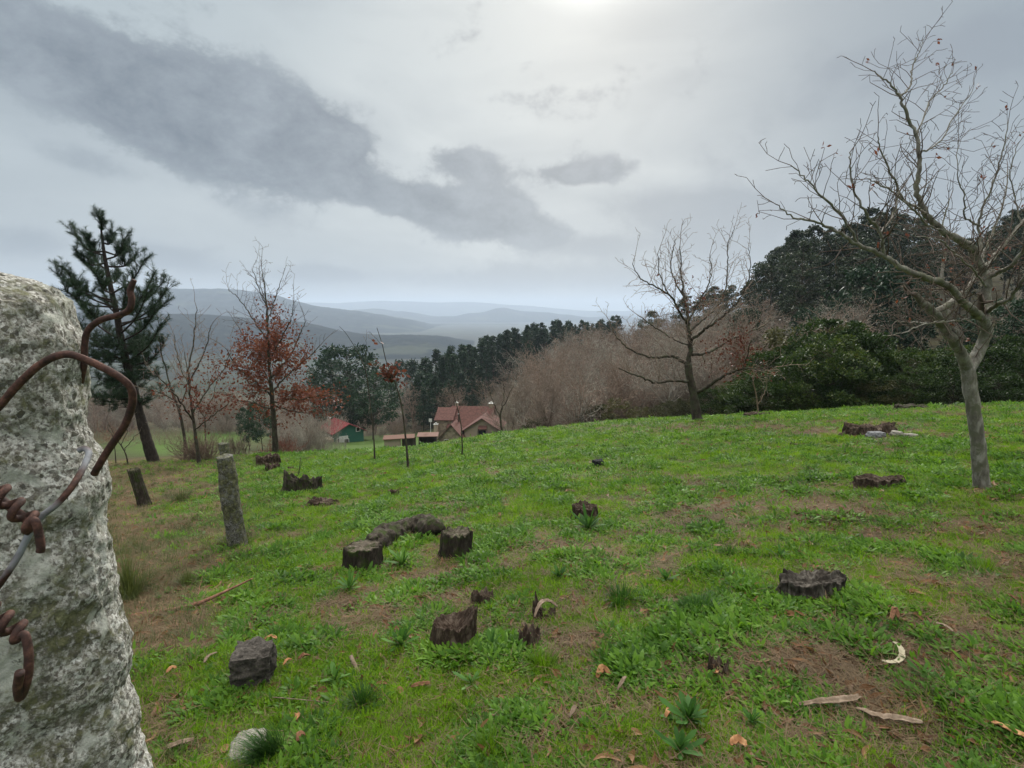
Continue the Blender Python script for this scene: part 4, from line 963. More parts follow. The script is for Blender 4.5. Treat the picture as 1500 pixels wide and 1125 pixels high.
TW = [dict(step=.15, wob=.26, up=.06, nch=6.0, spread=.60, lfac=.62, rfac=.62, rend=.40, bare=.02, cup=.14),
      dict(step=.10, wob=.28, up=.06, nch=7.0, spread=.62, lfac=.55, rfac=.65, rend=.45, bare=.02, cup=.10),
      dict(step=.07, wob=.32, up=.04, nch=6.0, spread=.64, lfac=.60, rfac=.70, rend=.5, bare=.05, cup=.06),
      dict(step=.06, wob=.30, up=.02, nch=0, spread=.6, lfac=.5, rfac=.6, rend=.6)]
def traced_tree(name, label, cat, Yb, trunk, limbs, seed, mtr, mtw, tw_len=1.0, tw_n=1.0, leaves=None, buds=0, roots=True, lvs=TW, rmin=.0035):
    """trunk, limbs: [(px,py,dY,radius_px)] polylines; radius in photograph pixels at that depth"""
    rg_ = random.Random(seed)
    g_ = G(trunk[0][0], trunk[0][1])
    if abs(g_.y-Yb) < 4: Yb = g_.y
    b = P(trunk[0][0], trunk[0][1], Yb); b.z = h1(b.x, b.y)
    root = empty(name, b, label, cat)
    def conv(pl):
        pts = [P(a[0], a[1], Yb+a[2]) for a in pl]; rr = [a[3]*Yb/F*(1 if a[3] > 10 else (.55+.45*(a[3]/10)))*math.cos(math.atan((a[0]-CX)/F)) for a in pl]; return pts, rr
    S_ = []; tips = []
    pts, rr = conv(trunk); pts[0] = b.copy()
    c = catmull(pts, 8); rad = lerp_list(rr, len(c))
    if roots: rad = rad*(1+.35*np.exp(-np.arange(len(c))*.55))
    c2 = [p-b for p in c]; c2 = [c2[0]-Vector((0, 0, .12))]+c2; rad2 = np.concatenate([[rad[0]*1.15], rad])
    V, Fc = tube_vf(c2, rad2, 22, True, .16, seed)
    obj('trunk', mesh('trunk', V, [tuple(f) for f in Fc], mtr, True), root)
    for li, pl in enumerate(limbs):
        pts, rr = conv(pl); c = catmull(pts, 7); rad = lerp_list(rr, len(c))
        c = [p+(rv(rg_)*.012*Yb/8 if 0 < i < len(c)-1 else Vector()) for i, p in enumerate(c)]
        V, Fc = tube_vf([p-b for p in c], rad, 10, True, .14, seed+li)
        obj('branch', mesh('branch', V, [tuple(f) for f in Fc], mtr, True), root)
        # spawn side shoots
        Ltot = sum((c[i+1]-c[i]).length for i in range(len(c)-1)); acc = 0; nxt = Ltot*.16
        for i in range(len(c)-1):
            dseg = (c[i+1]-c[i]); acc += dseg.length
            while acc > nxt:
                nxt += rg_.uniform(.07, .19)/tw_n*(Yb/6.5)**.6
                t = acc/Ltot; dd = dseg.normalized(); s_ = rv(rg_); s_ = (s_-dd*s_.dot(dd)).normalized()
                nd = (dd*.5+s_*.6+Vector((0, 0, .18))).normalized()
                ln = tw_len*rg_.uniform(.45, 1.15)*(1.1-.55*t)
                r0 = min(rad[i]*.5, .004+.009*ln)
                grow(S_, tips, rg_, c[i], nd, ln, max(r0, rmin), 1 if ln < .75*tw_len else 0, lvs)
        grow(S_, tips, rg_, c[-1], (c[-1]-c[-2]), tw_len*.7, max(rad[-1], rmin), 1, lvs)
    print(name, 'segs', len(S_))
    S_ = [(a, b2, max(x, rmin), max(y, rmin*.8), l) for a, b2, x, y, l in S_]
    obj('twigs', segs_mesh(S_, b, mtw, 'twigs'), root)['kind'] = 'stuff'
    rn = np.random.default_rng(seed)
    if buds:
        T = [tips[i] for i in rn.choice(len(tips), min(buds, len(tips)), replace=False)]
        C = np.array([tuple(t[0]-b) for t in T]); D = np.array([tuple(t[1]) for t in T]); C = np.repeat(C, 3, 0)+rn.normal(0, .012, (len(C)*3, 3)); D = np.repeat(D, 3, 0)
        V, Fc, var = leaf_quads(C, D, .045, rn, .5, 1.4, .5)
        obj('dead_leaves', mesh('dead_leaves', V, Fc, M_RED, attrs=dict(var=var)), root)['kind'] = 'stuff'
    if leaves:
        cand = []
        for a, b2, x, y, l in S_:
            if l >= 1 or True:
                m_ = (a+b2)/2; px, py = proj(m_.x, m_.y, m_.z); w_ = leaves['f'](float(px), float(py))
                if w_ > 0: cand.append((m_-b, (b2-a).normalized(), w_))
        w_ = np.array([c_[2] for c_ in cand]); idx = rn.choice(len(cand), leaves['n'], p=w_/w_.sum())
        C = np.array([tuple(cand[i][0]) for i in idx])+rn.normal(0, leaves['j'], (leaves['n'], 3)); D = np.array([tuple(cand[i][1]) for i in idx])
        V, Fc, var = leaf_quads(C, D, leaves['s'], rn, .62, 1.5, .3)
        obj('leaves', mesh('leaves', V, Fc, M_RED, attrs=dict(var=var)), root)['kind'] = 'stuff'
    return root, S_, tips
# large bare oak at the right
T1 = [(1439, 716, 0, 14), (1436, 690, 0, 13), (1434, 662, 0, 12.5), (1427, 604, 0, 11.5), (1420, 560, 0, 12), (1417, 538, 0, 11.5)]
L1 = [
 [(1417, 540, 0, 11), (1406, 514, -.1, 9.5), (1387, 486, -.2, 9), (1368, 460, -.3, 8.5), (1352, 444, -.35, 7), (1339, 431, -.4, 5.5)],
 [(1368, 460, -.3, 7), (1394, 441, -.1, 6), (1419, 421, .2, 5.5), (1430, 398, .4, 4.5), (1446, 360, .7, 3.5), (1470, 300, 1.0, 2.5), (1476, 250, 1.2, 1.6)],
 [(1413, 497, .1, 5.5), (1396, 476, .2, 5.5), (1387, 452, .3, 5), (1378, 422, .4, 4.5), (1383, 380, .5, 3.5), (1380, 340, .6, 2.4), (1392, 290, .7, 1.5)],
 [(1418, 541, 0, 11.5), (1432, 518, .1, 10.5), (1445, 489, .1, 10), (1440, 464, 0, 10)],
 [(1440, 467, 0, 8.5), (1416, 447, -.3, 7.5), (1387, 418, -.6, 6.5), (1355, 406, -.8, 6), (1323, 393, -1.0, 5), (1295, 374, -1.1, 4.4), (1259, 359, -1.2, 3.4), (1234, 344, -1.3, 3), (1202, 328, -1.4, 2.3), (1162, 318, -1.5, 1.6), (1138, 300, -1.5, 1.0)],
 [(1295, 374, -1.1, 3.6), (1290, 341, -1.2, 3.2), (1272, 318, -1.3, 2.6), (1256, 290, -1.3, 2.2), (1245, 248, -1.3, 1.7), (1246, 222, -1.3, 1.2)],
 [(1259, 359, -1.2, 2.6), (1232, 315, -1.4, 2.2), (1206, 290, -1.5, 1.8), (1180, 262, -1.6, 1.4), (1158, 242, -1.6, .9)],
 [(1290, 341, -1.2, 2.4), (1310, 312, -1.0, 2), (1318, 280, -.9, 1.4)],
 [(1440, 466, 0, 8.5), (1446, 438, .1, 8), (1445, 406, .1, 7.5), (1434, 386, .1, 8), (1419, 360, .0, 8.5), (1381, 338, -.2, 6.5), (1358, 315, -.3, 6), (1342, 280, -.3, 5), (1347, 245, -.3, 4.3), (1342, 200, -.3, 3.7), (1326, 162, -.3, 3.3), (1315, 137, -.3, 2.6), (1301, 121, -.3, 2.0), (1278, 104, -.3, 1.2)],
 [(1318, 144, -.3, 2.3), (1333, 126, -.2, 2), (1336, 101, -.1, 1.7), (1346, 76, 0, 1.2), (1354, 56, 0, .8)],
 [(1342, 202, -.3, 2.2), (1362, 149, -.1, 1.8), (1382, 126, 0, 1.5), (1395, 106, .1, .9)],
 [(1346, 224, -.3, 2.4), (1374, 210, 0, 2), (1400, 168, .2, 1.6), (1424, 134, .3, .9)],
 [(1358, 315, -.3, 3.2), (1342, 303, -.5, 2.8), (1323, 293, -.6, 2.5), (1310, 264, -.7, 2.2), (1294, 232, -.8, 1.8), (1286, 200, -.9, 1.2)],
 [(1381, 338, -.2, 3.0), (1360, 330, -.5, 2.4), (1330, 300, -.8, 2), (1300, 276, -1.0, 1.6), (1270, 262, -1.1, 1.1)],
 [(1445, 457, 0, 5.5), (1462, 445, -.2, 5), (1480, 437, -.4, 4.6), (1500, 406, -.6, 4), (1540, 366, -.9, 3), (1570, 320, -1, 2)],
 [(1445, 408, .1, 6.0), (1464, 398, 0, 5), (1482, 388, -.2, 4.5), (1510, 350, -.4, 3.5), (1540, 300, -.5, 2.4), (1550, 250, -.6, 1.4)],
 [(1442, 392, .1, 6), (1466, 364, .3, 5), (1496, 328, .4, 4.3), (1530, 288, .5, 3.4), (1560, 220, .5, 2)],
 [(1434, 386, .1, 4.5), (1436, 350, .2, 3.6), (1434, 322, .2, 3), (1450, 280, .2, 2.4), (1466, 232, .2, 2), (1477, 178, .2, 1.1)],
 [(1434, 330, .2, 2.8), (1414, 318, 0, 2.2), (1413, 290, -.1, 1.8), (1402, 250, -.2, 1.3), (1404, 205, -.2, .9)],
 [(1430, 464, 0, 3.2), (1394, 471, -.5, 2.6), (1350, 473, -.9, 2), (1312, 471, -1.2, 1.2)],
 [(1382, 470, -.5, 2.4), (1350, 476, -1.0, 1.8), (1322, 488, -1.3, 1.4), (1300, 492, -1.5, .9)],
 [(1497, 330, .4, 2.6), (1486, 290, .5, 2), (1480, 250, .5, 1.6), (1492, 210, .5, 1.1)],
 [(1445, 420, .1, 3), (1425, 395, -.6, 2.4), (1400, 372, -1.1, 2), (1376, 352, -1.4, 1.5), (1340, 345, -1.7, 1)],
]
traced_tree('bare_oak', 'large bare grey oak standing at the right of the meadow, nearest tree', 'tree', 6.5, T1, L1, 71, MB_OAK, MB_TWIG, tw_len=.50, tw_n=1.7, buds=60, rmin=.0026)
# oak on the crest
T2 = [(1022, 617, 0, 8.5), (1019, 598, 0, 7.5), (1016, 578, 0, 7), (1010, 551, 0, 6.6), (1008, 533, 0, 6.4)]
L2 = [
 [(1008, 535, 0, 5.2), (1011, 511, 0, 4.6), (1009, 481, 0, 3.8), (1007, 457, .1, 3), (1001, 430, .2, 2.2), (998, 400, .2, 1.6), (996, 360, .2, 1)],
 [(1021, 576, 0, 4), (1042, 563, -.5, 3.4), (1066, 548, -1, 2.8), (1087, 541, -1.5, 2.2), (1110, 540, -1.8, 1.6), (1134, 538, -2, 1)],
 [(1009, 560, 0, 3.6), (985, 557, -.8, 3), (960, 561, -1.4, 2.4), (939, 552, -1.8, 1.9), (906, 539, -2.2, 1.1)],
 [(1008, 536, 0, 4), (987, 522, .5, 3.4), (970, 523, .9, 2.9), (951, 523, 1.2, 2.5), (921, 511, 1.5, 2), (903, 493, 1.7, 1.4), (893, 470, 1.8, .8)],
 [(1012, 519, 0, 3.6), (1036, 517, .8, 3.1), (1057, 505, 1.3, 2.7), (1087, 490, 1.8, 2.2), (1116, 479, 2.2, 1.5), (1130, 468, 2.4, .9)],
 [(1011, 500, 0, 3.4), (1030, 484, -.6, 3), (1051, 469, -1.0, 2.6), (1072, 451, -1.2, 2.1), (1090, 427, -1.4, 1.6), (1099, 392, -1.5, 1.0), (1096, 362, -1.5, .6)],
 [(1010, 485, 0, 3.0), (1036, 463, .7, 2.4), (1057, 439, 1.1, 2), (1066, 400, 1.3, 1.5), (1066, 362, 1.4, 1.1), (1076, 332, 1.4, .6)],
 [(1007, 475, 0, 2.8), (993, 451, -.6, 2.3), (978, 430, -1.0, 1.9), (951, 416, -1.4, 1.5), (936, 405, -1.6, 1.2), (927, 385, -1.7, .7)],
 [(1002, 435, .2, 2), (986, 405, .7, 1.6), (984, 380, .9, 1.3), (990, 350, 1, .8)],
 [(978, 430, -1, 1.5), (966, 400, -1.2, 1.2), (964, 370, -1.3, .8)],
 [(1008, 505, 0, 2.4), (985, 495, 1.2, 2), (960, 480, 2.0, 1.6), (935, 462, 2.5, 1.0)],
 [(1087, 541, -1.5, 1.6), (1095, 520, -1.7, 1.3), (1100, 498, -1.9, .8)],
 [(1009, 470, 0, 2.2), (1025, 440, .2, 1.8), (1040, 410, .3, 1.4), (1040, 372, .3, .8)],
]
TW2 = [dict(q, step=q['step']*2.2, nch=q['nch']*.50) for q in TW]
ce = lambda cx_, cy_, rx, ry: (lambda x, y: math.exp(-((x-cx_)/rx)**2-((y-cy_)/ry)**2))
e1, e2 = ce(1080, 520, 40, 35), ce(1000, 440, 45, 22)
traced_tree('bare_oak', 'spreading bare oak standing alone on the crest in the middle of the view', 'tree', 19.6, T2, L2, 72, MB_OAKD, MB_TWIGL, tw_len=1.35, tw_n=1.5, lvs=TW2, rmin=.0065,
   leaves=dict(f=lambda x, y: e1(x, y)+.25*e2(x, y), n=900, j=.1, s=.10))
# russet oak at left
T3 = [(404, 660, 0, 6), (402, 630, 0, 5), (399, 590, 0, 4.5), (397, 560, 0, 4)]
L3 = [[(397, 562, 0, 3.6), (394, 520, 0, 3), (392, 480, 0, 2.4), (390, 440, 0, 1.8), (385, 400, 0, 1)],
 [(398, 575, 0, 2.2), (420, 550, .5, 1.8), (445, 530, 1, 1.4), (470, 505, 1.3, .9)], [(399, 590, 0, 2.2), (430, 585, -.8, 1.8), (460, 582, -1.3, 1.4), (492, 575, -1.6, .8)],
 [(398, 580, 0, 2.2), (375, 560, -.7, 1.8), (350, 540, -1.2, 1.4), (330, 510, -1.5, .8)], [(400, 600, 0, 2.2), (370, 590, .8, 1.7), (345, 585, 1.2, 1.2), (330, 575, 1.4, .8)],
 [(395, 530, 0, 2), (410, 500, -.4, 1.5), (425, 470, -.7, 1.2), (430, 440, -.8, .7)], [(393, 500, 0, 2), (372, 470, .5, 1.5), (352, 440, .8, 1.2), (335, 425, 1, .7)],
 [(392, 470, 0, 1.6), (402, 440, .5, 1.3), (412, 410, .7, .7)], [(391, 450, 0, 1.4), (378, 420, -.4, 1.1), (370, 395, -.6, .7)], [(397, 555, 0, 2), (425, 520, .3, 1.6), (440, 490, .5, 1.2), (447, 470, .6, .8)],
 [(398, 570, 0, 2), (385, 540, 1, 1.6), (365, 510, 1.5, 1.2), (350, 480, 1.8, .8)], [(399, 592, 0, 2), (420, 600, 1, 1.6), (450, 605, 1.5, 1.2), (480, 600, 1.9, .7)]]
def f3(x, y):
    c = math.exp(-((x-403)/58)**2-((y-555)/62)**2)+.7*math.exp(-((x-365)/40)**2-((y-510)/25)**2)+.8*math.exp(-((x-455)/45)**2-((y-590)/22)**2)+.35*math.exp(-((x-400)/22)**2-((y-470)/45)**2)
    return max(0, c-.10)
traced_tree('russet_oak', 'young oak still holding its russet red leaves, left of the green walled house', 'tree', 22.5, T3, L3, 73, MB_OAKD, MB_TWIG, tw_len=1.5, tw_n=1.3, lvs=TW2, rmin=.006, leaves=dict(f=f3, n=6800, j=.10, s=.125))
# thin bare trees left
def thin(trunk, limbs, Yb, label, seed, mt=MB_OAKD, tw=MB_TWIGL, name='bare_tree', tl=1.3, tn=1.2, lv=TW2, **kw):
    return traced_tree(name, label, 'tree', Yb, trunk, limbs, seed, mt, tw, tw_len=tl, tw_n=tn, lvs=lv, rmin=kw.pop('rmin', .006), **kw)
g1, g2 = ce(300, 590, 50, 30), ce(325, 560, 25, 22)
thin([(292, 680, 0, 4.2), (288, 650, 0, 3.6), (284, 620, 0, 3.2), (280, 590, 0, 3)],
 [[(280, 592, 0, 2.8), (276, 550, 0, 2.2), (283, 500, .2, 1.6), (288, 450, .3, .9)], [(284, 620, 0, 2.4), (262, 585, -.6, 2), (240, 560, -1, 1.4), (222, 545, -1.2, .8)], [(283, 605, 0, 2.2), (305, 570, .5, 1.7), (325, 545, .8, 1.2), (338, 515, 1, .7)],
 [(279, 570, 0, 1.8), (262, 530, .6, 1.4), (255, 490, .9, .8)], [(278, 560, 0, 1.8), (298, 520, -.5, 1.4), (308, 480, -.8, .8)], [(285, 630, 0, 1.8), (310, 610, -.8, 1.4), (335, 590, -1.3, .8)]], 21.5, 'thin many forked bare tree right of the leaning pine', 74,
 leaves=dict(f=lambda x, y: g1(x, y)+g2(x, y), n=900, j=.1, s=.10))
thin([(272, 675, 0, 4), (270, 640, 0, 3.4), (262, 600, 0, 2.8), (250, 570, 0, 2.4)], [[(250, 572, 0, 2), (240, 530, 0, 1.6), (232, 490, 0, .9)], [(262, 600, 0, 2), (275, 560, .4, 1.5), (270, 515, .6, .9)], [(255, 585, 0, 1.8), (232, 575, -.5, 1.4), (210, 570, -.8, .8)]], 20.9, 'darker thin bare tree touching the many forked one, close right of the pine', 75)
thin([(302, 672, 0, 2), (301, 640, 0, 1.7), (300, 610, 0, 1.4)], [[(300, 612, 0, 1.2), (310, 585, .2, 1), (318, 560, .3, .6)], [(300, 615, 0, 1.2), (288, 590, 0, .9), (290, 570, 0, .6)]], 21.8, 'slender pole like bare tree right of the many forked tree', 76, tl=1.0)
thin([(188, 682, 0, 2), (184, 665, 0, 1.8), (176, 650, 0, 1.5)], [[(176, 651, 0, 1.3), (166, 635, 0, 1), (160, 622, 0, .7)], [(182, 660, 0, 1.3), (192, 645, .2, 1), (205, 632, .3, .6)], [(178, 652, 0, 1), (186, 632, .2, .8), (186, 615, 0, .5)]], 20.5, 'small crooked bare fruit tree left of the pine trunk', 77, tl=.7)
thin([(170, 680, 0, 1.4), (168, 655, 0, 1.2), (166, 640, 0, 1)], [[(166, 641, 0, 1), (158, 625, 0, .7)], [(167, 645, 0, 1), (176, 628, .2, .7)]], 21.5, 'smallest bare fruit tree, farthest left behind the wire', 78, tl=.6)
# saplings
g3 = lambda x, y: (1.0 if 500 < y < 560 else .0)*math.exp(-((x-572)/16)**2)
SP = [dict(q, nch=q['nch']*.6) for q in TW]
thin([(598, 686, 0, 3.2), (596, 660, 0, 2.4), (593, 630, 0, 2), (590, 605, 0, 2), (585, 580, 0, 1.7), (577, 556, 0, 1.4), (566, 530, 0, 1.1), (560, 505, 0, .9), (552, 480, 0, .7)],
 [[(577, 556, 0, .9), (566, 545, -.1, .7), (556, 536, -.2, .5)], [(566, 532, 0, .8), (578, 545, .1, .6), (584, 556, .1, .4)], [(560, 505, 0, .6), (548, 492, 0, .5), (540, 486, 0, .3)]], 13.2, 'slim leaning sapling with a few red leaves near its top', 79, name='sapling', tl=.35, tn=.6, lv=SP, rmin=.004, leaves=dict(f=g3, n=170, j=.08, s=.12))
thin([(549, 676, 0, 2.2), (548, 650, 0, 1.7), (546, 625, 0, 1.4), (541, 580, 0, 1.2), (536, 545, 0, 1), (525, 518, 0, .8), (508, 490, 0, .6), (497, 478, 0, .4)],
 [[(536, 545, 0, .7), (536, 520, .1, .5), (537, 495, .1, .3)], [(546, 620, 0, .6), (540, 605, 0, .4)]], 15.6, 'thin whip like sapling bending left at the top, left of the red leaved one', 80, name='sapling', tl=.35, tn=.3, lv=SP, rmin=.004)
thin([(677, 668, 0, 2.0), (677, 650, 0, 1.6), (675, 620, 0, 1.3), (668, 590, 0, 1.1), (657, 560, 0, .7)], [[(672, 605, 0, .7), (674, 590, 0, .5)]], 17.2, 'short bare sapling leaning left in front of the terracotta roofed house', 81, name='sapling', tl=.3, tn=.3, lv=SP, rmin=.004)
thin([(436, 700, 0, 1.3), (439, 685, 0, 1), (440, 670, 0, .7)], [[(439, 685, 0, .6), (443, 676, 0, .4)]], 11.6, 'tiny twig sapling behind the long low mossy stump', 82, name='sapling', tl=.15, tn=.3, lv=SP, rmin=.003)
thin([(1112, 600, 0, 2), (1108, 580, 0, 1.6), (1103, 560, 0, 1.3)], [[(1103, 561, 0, 1.1), (1103, 535, .2, .8), (1106, 515, .2, .5)], [(1111, 592, 0, 1.2), (1122, 570, .2, .9), (1124, 540, .3, .6)]], 24.5, 'white stemmed forked sapling against the dark bushes', 83, mt=M_TAN, tw=MB_TWIGL, name='sapling', tl=.5, tn=.4, lv=SP, rmin=.005)
# dark bare trees by the house
thin([(738, 634, 0, 2.6), (733, 612, 0, 2.2), (736, 596, 0, 1.8)], [[(736, 597, 0, 1.4), (745, 580, 0, 1.0), (752, 565, 0, .7)], [(733, 612, 0, 1.4), (724, 592, 0, 1), (718, 575, 0, .6)], [(735, 600, 0, 1.2), (738, 580, .5, 1), (738, 562, .5, .6)]], 31, 'small dark bare tree at the right end of the terracotta roofed house', 84, tl=1.1)

# ------------------------------------------------------------------ pine
M_NEEDLE = leaf_mat('pine_needle', [(.0, (.008, .022, .012)), (.4, (.018, .042, .022)), (.75, (.036, .070, .034)), (1, (.075, .115, .05))], .2, .5)
MB_PINE = bark_mat('pine_bark', [(.3, (.012, .010, .009)), (.5, (.036, .029, .025)), (.75, (.085, .07, .06))], 14, None, .02, .4)
def needles(shoots, rn, n, L, w_):
    """shoots: (A,B) arrays; long needles brushing forward"""
    A, B = shoots; m = len(A); A = np.repeat(A, n, 0); B = np.repeat(B, n, 0); t = rn.random((m*n, 1))
    C = A+(B-A)*t; D = B-A; D /= np.linalg.norm(D, axis=1, keepdims=True)+1e-9
    T = rn.normal(0, 1, D.shape); T -= D*(T*D).sum(1, keepdims=True); T /= np.linalg.norm(T, axis=1, keepdims=True)+1e-9
    Nn = D*rn.uniform(.35, .9, (m*n, 1))+T*.85; Nn /= np.linalg.norm(Nn, axis=1, keepdims=True)
    X = np.cross(Nn, rn.normal(0, 1, D.shape)); X /= np.linalg.norm(X, axis=1, keepdims=True)+1e-9
    ll = (L*rn.uniform(.7, 1.15, m*n))[:, None]
    V = np.stack([C-X*w_, C+X*w_, C+Nn*ll], 1).reshape(-1, 3)
    Fc = np.arange(m*n*3).reshape(-1, 3); return V, Fc, np.repeat(rn.random(m*n), 3)
def pine():
    Yb = 22.0; rg_ = random.Random(5); rn = np.random.default_rng(5)
    tr = [(226, 675, 0, 8.5), (214, 640, 0, 7), (203, 600, 0, 6), (190, 550, 0, 5.5), (178, 500, 0, 4.8), (171, 460, 0, 4), (162, 420, 0, 3.2), (154, 380, 0, 2.4), (148, 335, 0, 1)]
    pts = [P(a, b_, Yb+c) for a, b_, c, r in tr]; b = pts[0].copy(); b.z = h1(b.x, b.y); pts[0] = b
    root = empty('leaning_pine', b, 'tall dark green pine leaning left behind the granite post', 'tree')
    c = catmull([p-b for p in pts], 8); V, Fc = tube_vf([c[0]-Vector((0, 0, .2))]+c, [11*Yb/F]+[r*Yb/F for r in lerp_list([a[3] for a in tr], len(c))], 14, True, .15, 3)
    obj('trunk', mesh('trunk', V, [tuple(f) for f in Fc], MB_PINE, True), root)
    # branch ends (px, py, dY) and starting height on the trunk
    ends = [(148, 322, 0), (110, 342, .3), (128, 350, -.4), (165, 342, .3), (182, 352, -.2), (92, 392, .8), (84, 402, -.6), (112, 372, -1.2), (200, 372, .9), (212, 380, -.7), (190, 362, 1.4), (132, 362, 1.5),
            (240, 412, .6), (226, 400, -1.5), (246, 440, 1.2), (96, 425, -1.4), (112, 440, 1.6), (215, 430, -1.8), (200, 445, 2.0), (140, 400, -1.8), (172, 395, 1.8), (150, 425, 1.4), (236, 475, -1.3), (220, 500, 1.6), (104, 410, 0),
            (128, 455, -1.8), (150, 470, 1.8), (228, 455, -.3), (244, 425, 0), (185, 420, -1.6), (118, 475, .9), (240, 505, .6), (205, 480, 2.4), (132, 385, .6)]
    SH_A = []; SH_B = []; S_ = []
    for i, (x, y, dy) in enumerate(ends):
        e = P(x, y, Yb+dy)-b
        hz_ = e.z-abs(e.x-np.interp(e.z, [q.z for q in c], [q.x for q in c]))*.55-.2
        k = min(range(len(c)), key=lambda j: abs(c[j].z-hz_)); s0 = c[k]
        mid = (s0+e)/2+Vector((0, 0, -.25)); mid2 = s0*.25+e*.75+Vector((0, 0, -.22))
        cc = catmull([s0, mid, mid2, e], 5)
        V, Fc = tube_vf(cc, [.04, .03, .022, .012], 7, True, .1, i); obj('branch', mesh('branch', V, [tuple(f) for f in Fc], MB_PINE, True), root)
        for j in range(6, len(cc)-1):
            SH_A.append(cc[j]); SH_B.append(cc[j+1]+ (cc[j+1]-cc[j])*.3)
        for q in range(20):
            j = rg_.randint(4, len(cc)-1); st = cc[j]; d = (rv(rg_)*.8+(cc[-1]-cc[-2]).normalized()*.4+Vector((0, 0, .75))).normalized(); l = rg_.uniform(.25, .6)
            en = st+d*l; S_.append((st, st*.5+en*.5, .012, .01, 0)); S_.append((st*.5+en*.5, en, .01, .006, 0)); SH_A.append(st*.6+en*.4); SH_B.append(en)
        SH_A.append(cc[-1]); SH_B.append(cc[-1]+Vector((rg_.uniform(-.05, .05), 0, .45)))
    # thin lower crown
    for i in range(90):
        y = rg_.uniform(500, 600); x0 = np.interp(y, [500, 600], [178, 203]); k = min(range(len(c)), key=lambda j: abs((c[j]+b-P(x0, y, Yb)).length)); s0 = c[k]
        a = rg_.uniform(0, 6.28); l = rg_.uniform(.7, 1.9); d = Vector((math.cos(a)-.25, math.sin(a), rg_.uniform(.0, .45))); cc = catmull([s0, s0+d*l*.5+Vector((0, 0, -.1)), s0+d*l], 3)
        for j in range(len(cc)-1): S_.append((cc[j], cc[j+1], .016-.002*j, .014-.002*j, 0))
        for q in range(7):
            j = rg_.randint(2, len(cc)-1); st = cc[j]; en = st+(rv(rg_)*.8+Vector((0, 0, .5))).normalized()*rg_.uniform(.2, .45); SH_A.append(st); SH_B.append(en); S_.append((st, en, .007, .005, 0))
    obj('twigs', segs_mesh([(a+b, e+b, r1, r2, l) for a, e, r1, r2, l in S_], b, MB_PINE, 'twigs'), root)
    V, Fc, var = needles((np.array([tuple(a) for a in SH_A]), np.array([tuple(a) for a in SH_B])), rn, 75, .18, .0048)
    obj('needles', mesh('needles', V, Fc, M_NEEDLE, attrs=dict(var=var)), root)['kind'] = 'stuff'
pine()
# ------------------------------------------------------------------ woods: a few kinds, copied as individuals
def bare_proto(seed, H, spread=1.0):
    rg_ = random.Random(seed); S_ = []; tips = []
    lv = [dict(step=.5, wob=.10, up=.05, nch=3.0, spread=.58, lfac=.80, rfac=.5, rend=.35, bare=.16, cup=.22),
          dict(step=.55, wob=.22, up=.06, nch=2.4, spread=.55*spread, lfac=.58, rfac=.6, rend=.4, bare=.1, cup=.15),
          dict(step=.38, wob=.26, up=.04, nch=2.8, spread=.6, lfac=.55, rfac=.6, rend=.5, bare=.05, cup=.1),
          dict(step=.30, wob=.3, up=.02, nch=2.6, spread=.6, lfac=.6, rfac=.7, rend=.5, bare=.05, cup=.05),
          dict(step=.25, wob=.3, up=.0, nch=0, spread=.6, lfac=.5, rfac=.6, rend=.6)]
    grow(S_, tips, rg_, Vector((0, 0, -.4)), Vector((rg_.uniform(-.08, .08), rg_.uniform(-.08, .08), 1)), H*.80, H*.013, 0, lv)
    S_ = [(a, b, max(x, .015), max(y, .012), l) for a, b, x, y, l in S_]
    return S_
def leafy_proto(seed, H, rad, shape, nclump, nleaf, size, gap=.0, trunk_r=.012, droop=.4, base_h=.35):
    """crown of leaf clumps round branch ends. shape(t)->radius factor over crown height"""
    rg_ = random.Random(seed); rn = np.random.default_rng(seed); S_ = []
    top = Vector((rg_.uniform(-.04, .04)*H, rg_.uniform(-.04, .04)*H, H*.95))
    n = 8
    for i in range(n): S_.append((top*(i/n), top*((i+1)/n), H*trunk_r*(1-.8*i/n), H*trunk_r*(1-.8*(i+1)/n), 0))
    S_[0] = (Vector((0, 0, -.5)), S_[0][1], S_[0][2]*1.2, S_[0][3], 0)
    C = []; Dn = []
    for k in range(nclump):
        t = rg_.random()**.85; hz_ = base_h*H+(1-base_h)*H*t; a = rg_.uniform(0, 6.283); r = rad*shape(t)*(rg_.uniform(.35, 1.0)**.5)
        ax = top*(hz_/H/.95)
        cc = Vector((ax.x+math.cos(a)*r, ax.y+math.sin(a)*r, hz_)); st = ax-Vector((0, 0, r*.45))
        S_.append((st, (st+cc)/2+Vector((0, 0, .1*r)), .05*H/18, .035*H/18, 1)); S_.append(((st+cc)/2+Vector((0, 0, .1*r)), cc, .035*H/18, .015*H/18, 1))
        cr = rad*rg_.uniform(.12, .30)*(.45+.55*shape(t)); m = int(nleaf*rg_.uniform(.6, 1.3))
        q = rn.normal(0, 1, (m, 3)); q /= np.linalg.norm(q, axis=1, keepdims=True); q *= (rn.random((m, 1))**.45)*cr*np.array([1, 1, .62]); C.append(q+np.array(tuple(cc))); Dn.append(q/cr)
    C = np.vstack(C); Dn = np.vstack(Dn)
    V, Fc, var = leaf_quads(C, Dn, size, rn, .5, 1.0, droop)
    return S_, V, Fc, var
MF_BARE = [bark_mat('wood_bark_%s' % n, [(.3, lo), (.6, hi)], 1.2, None, .002, 1) for n, lo, hi in (('brown', (.11, .085, .068), (.27, .215, .175)), ('grey', (.14, .125, .105), (.36, .33, .28)), ('warm', (.12, .085, .066), (.29, .215, .17)))]
M_EUC = leaf_mat('eucalyptus_leaf', [(.0, (.008, .014, .009)), (.4, (.018, .030, .016)), (.75, (.032, .050, .026)), (1, (.07, .09, .045))], .15, .5)
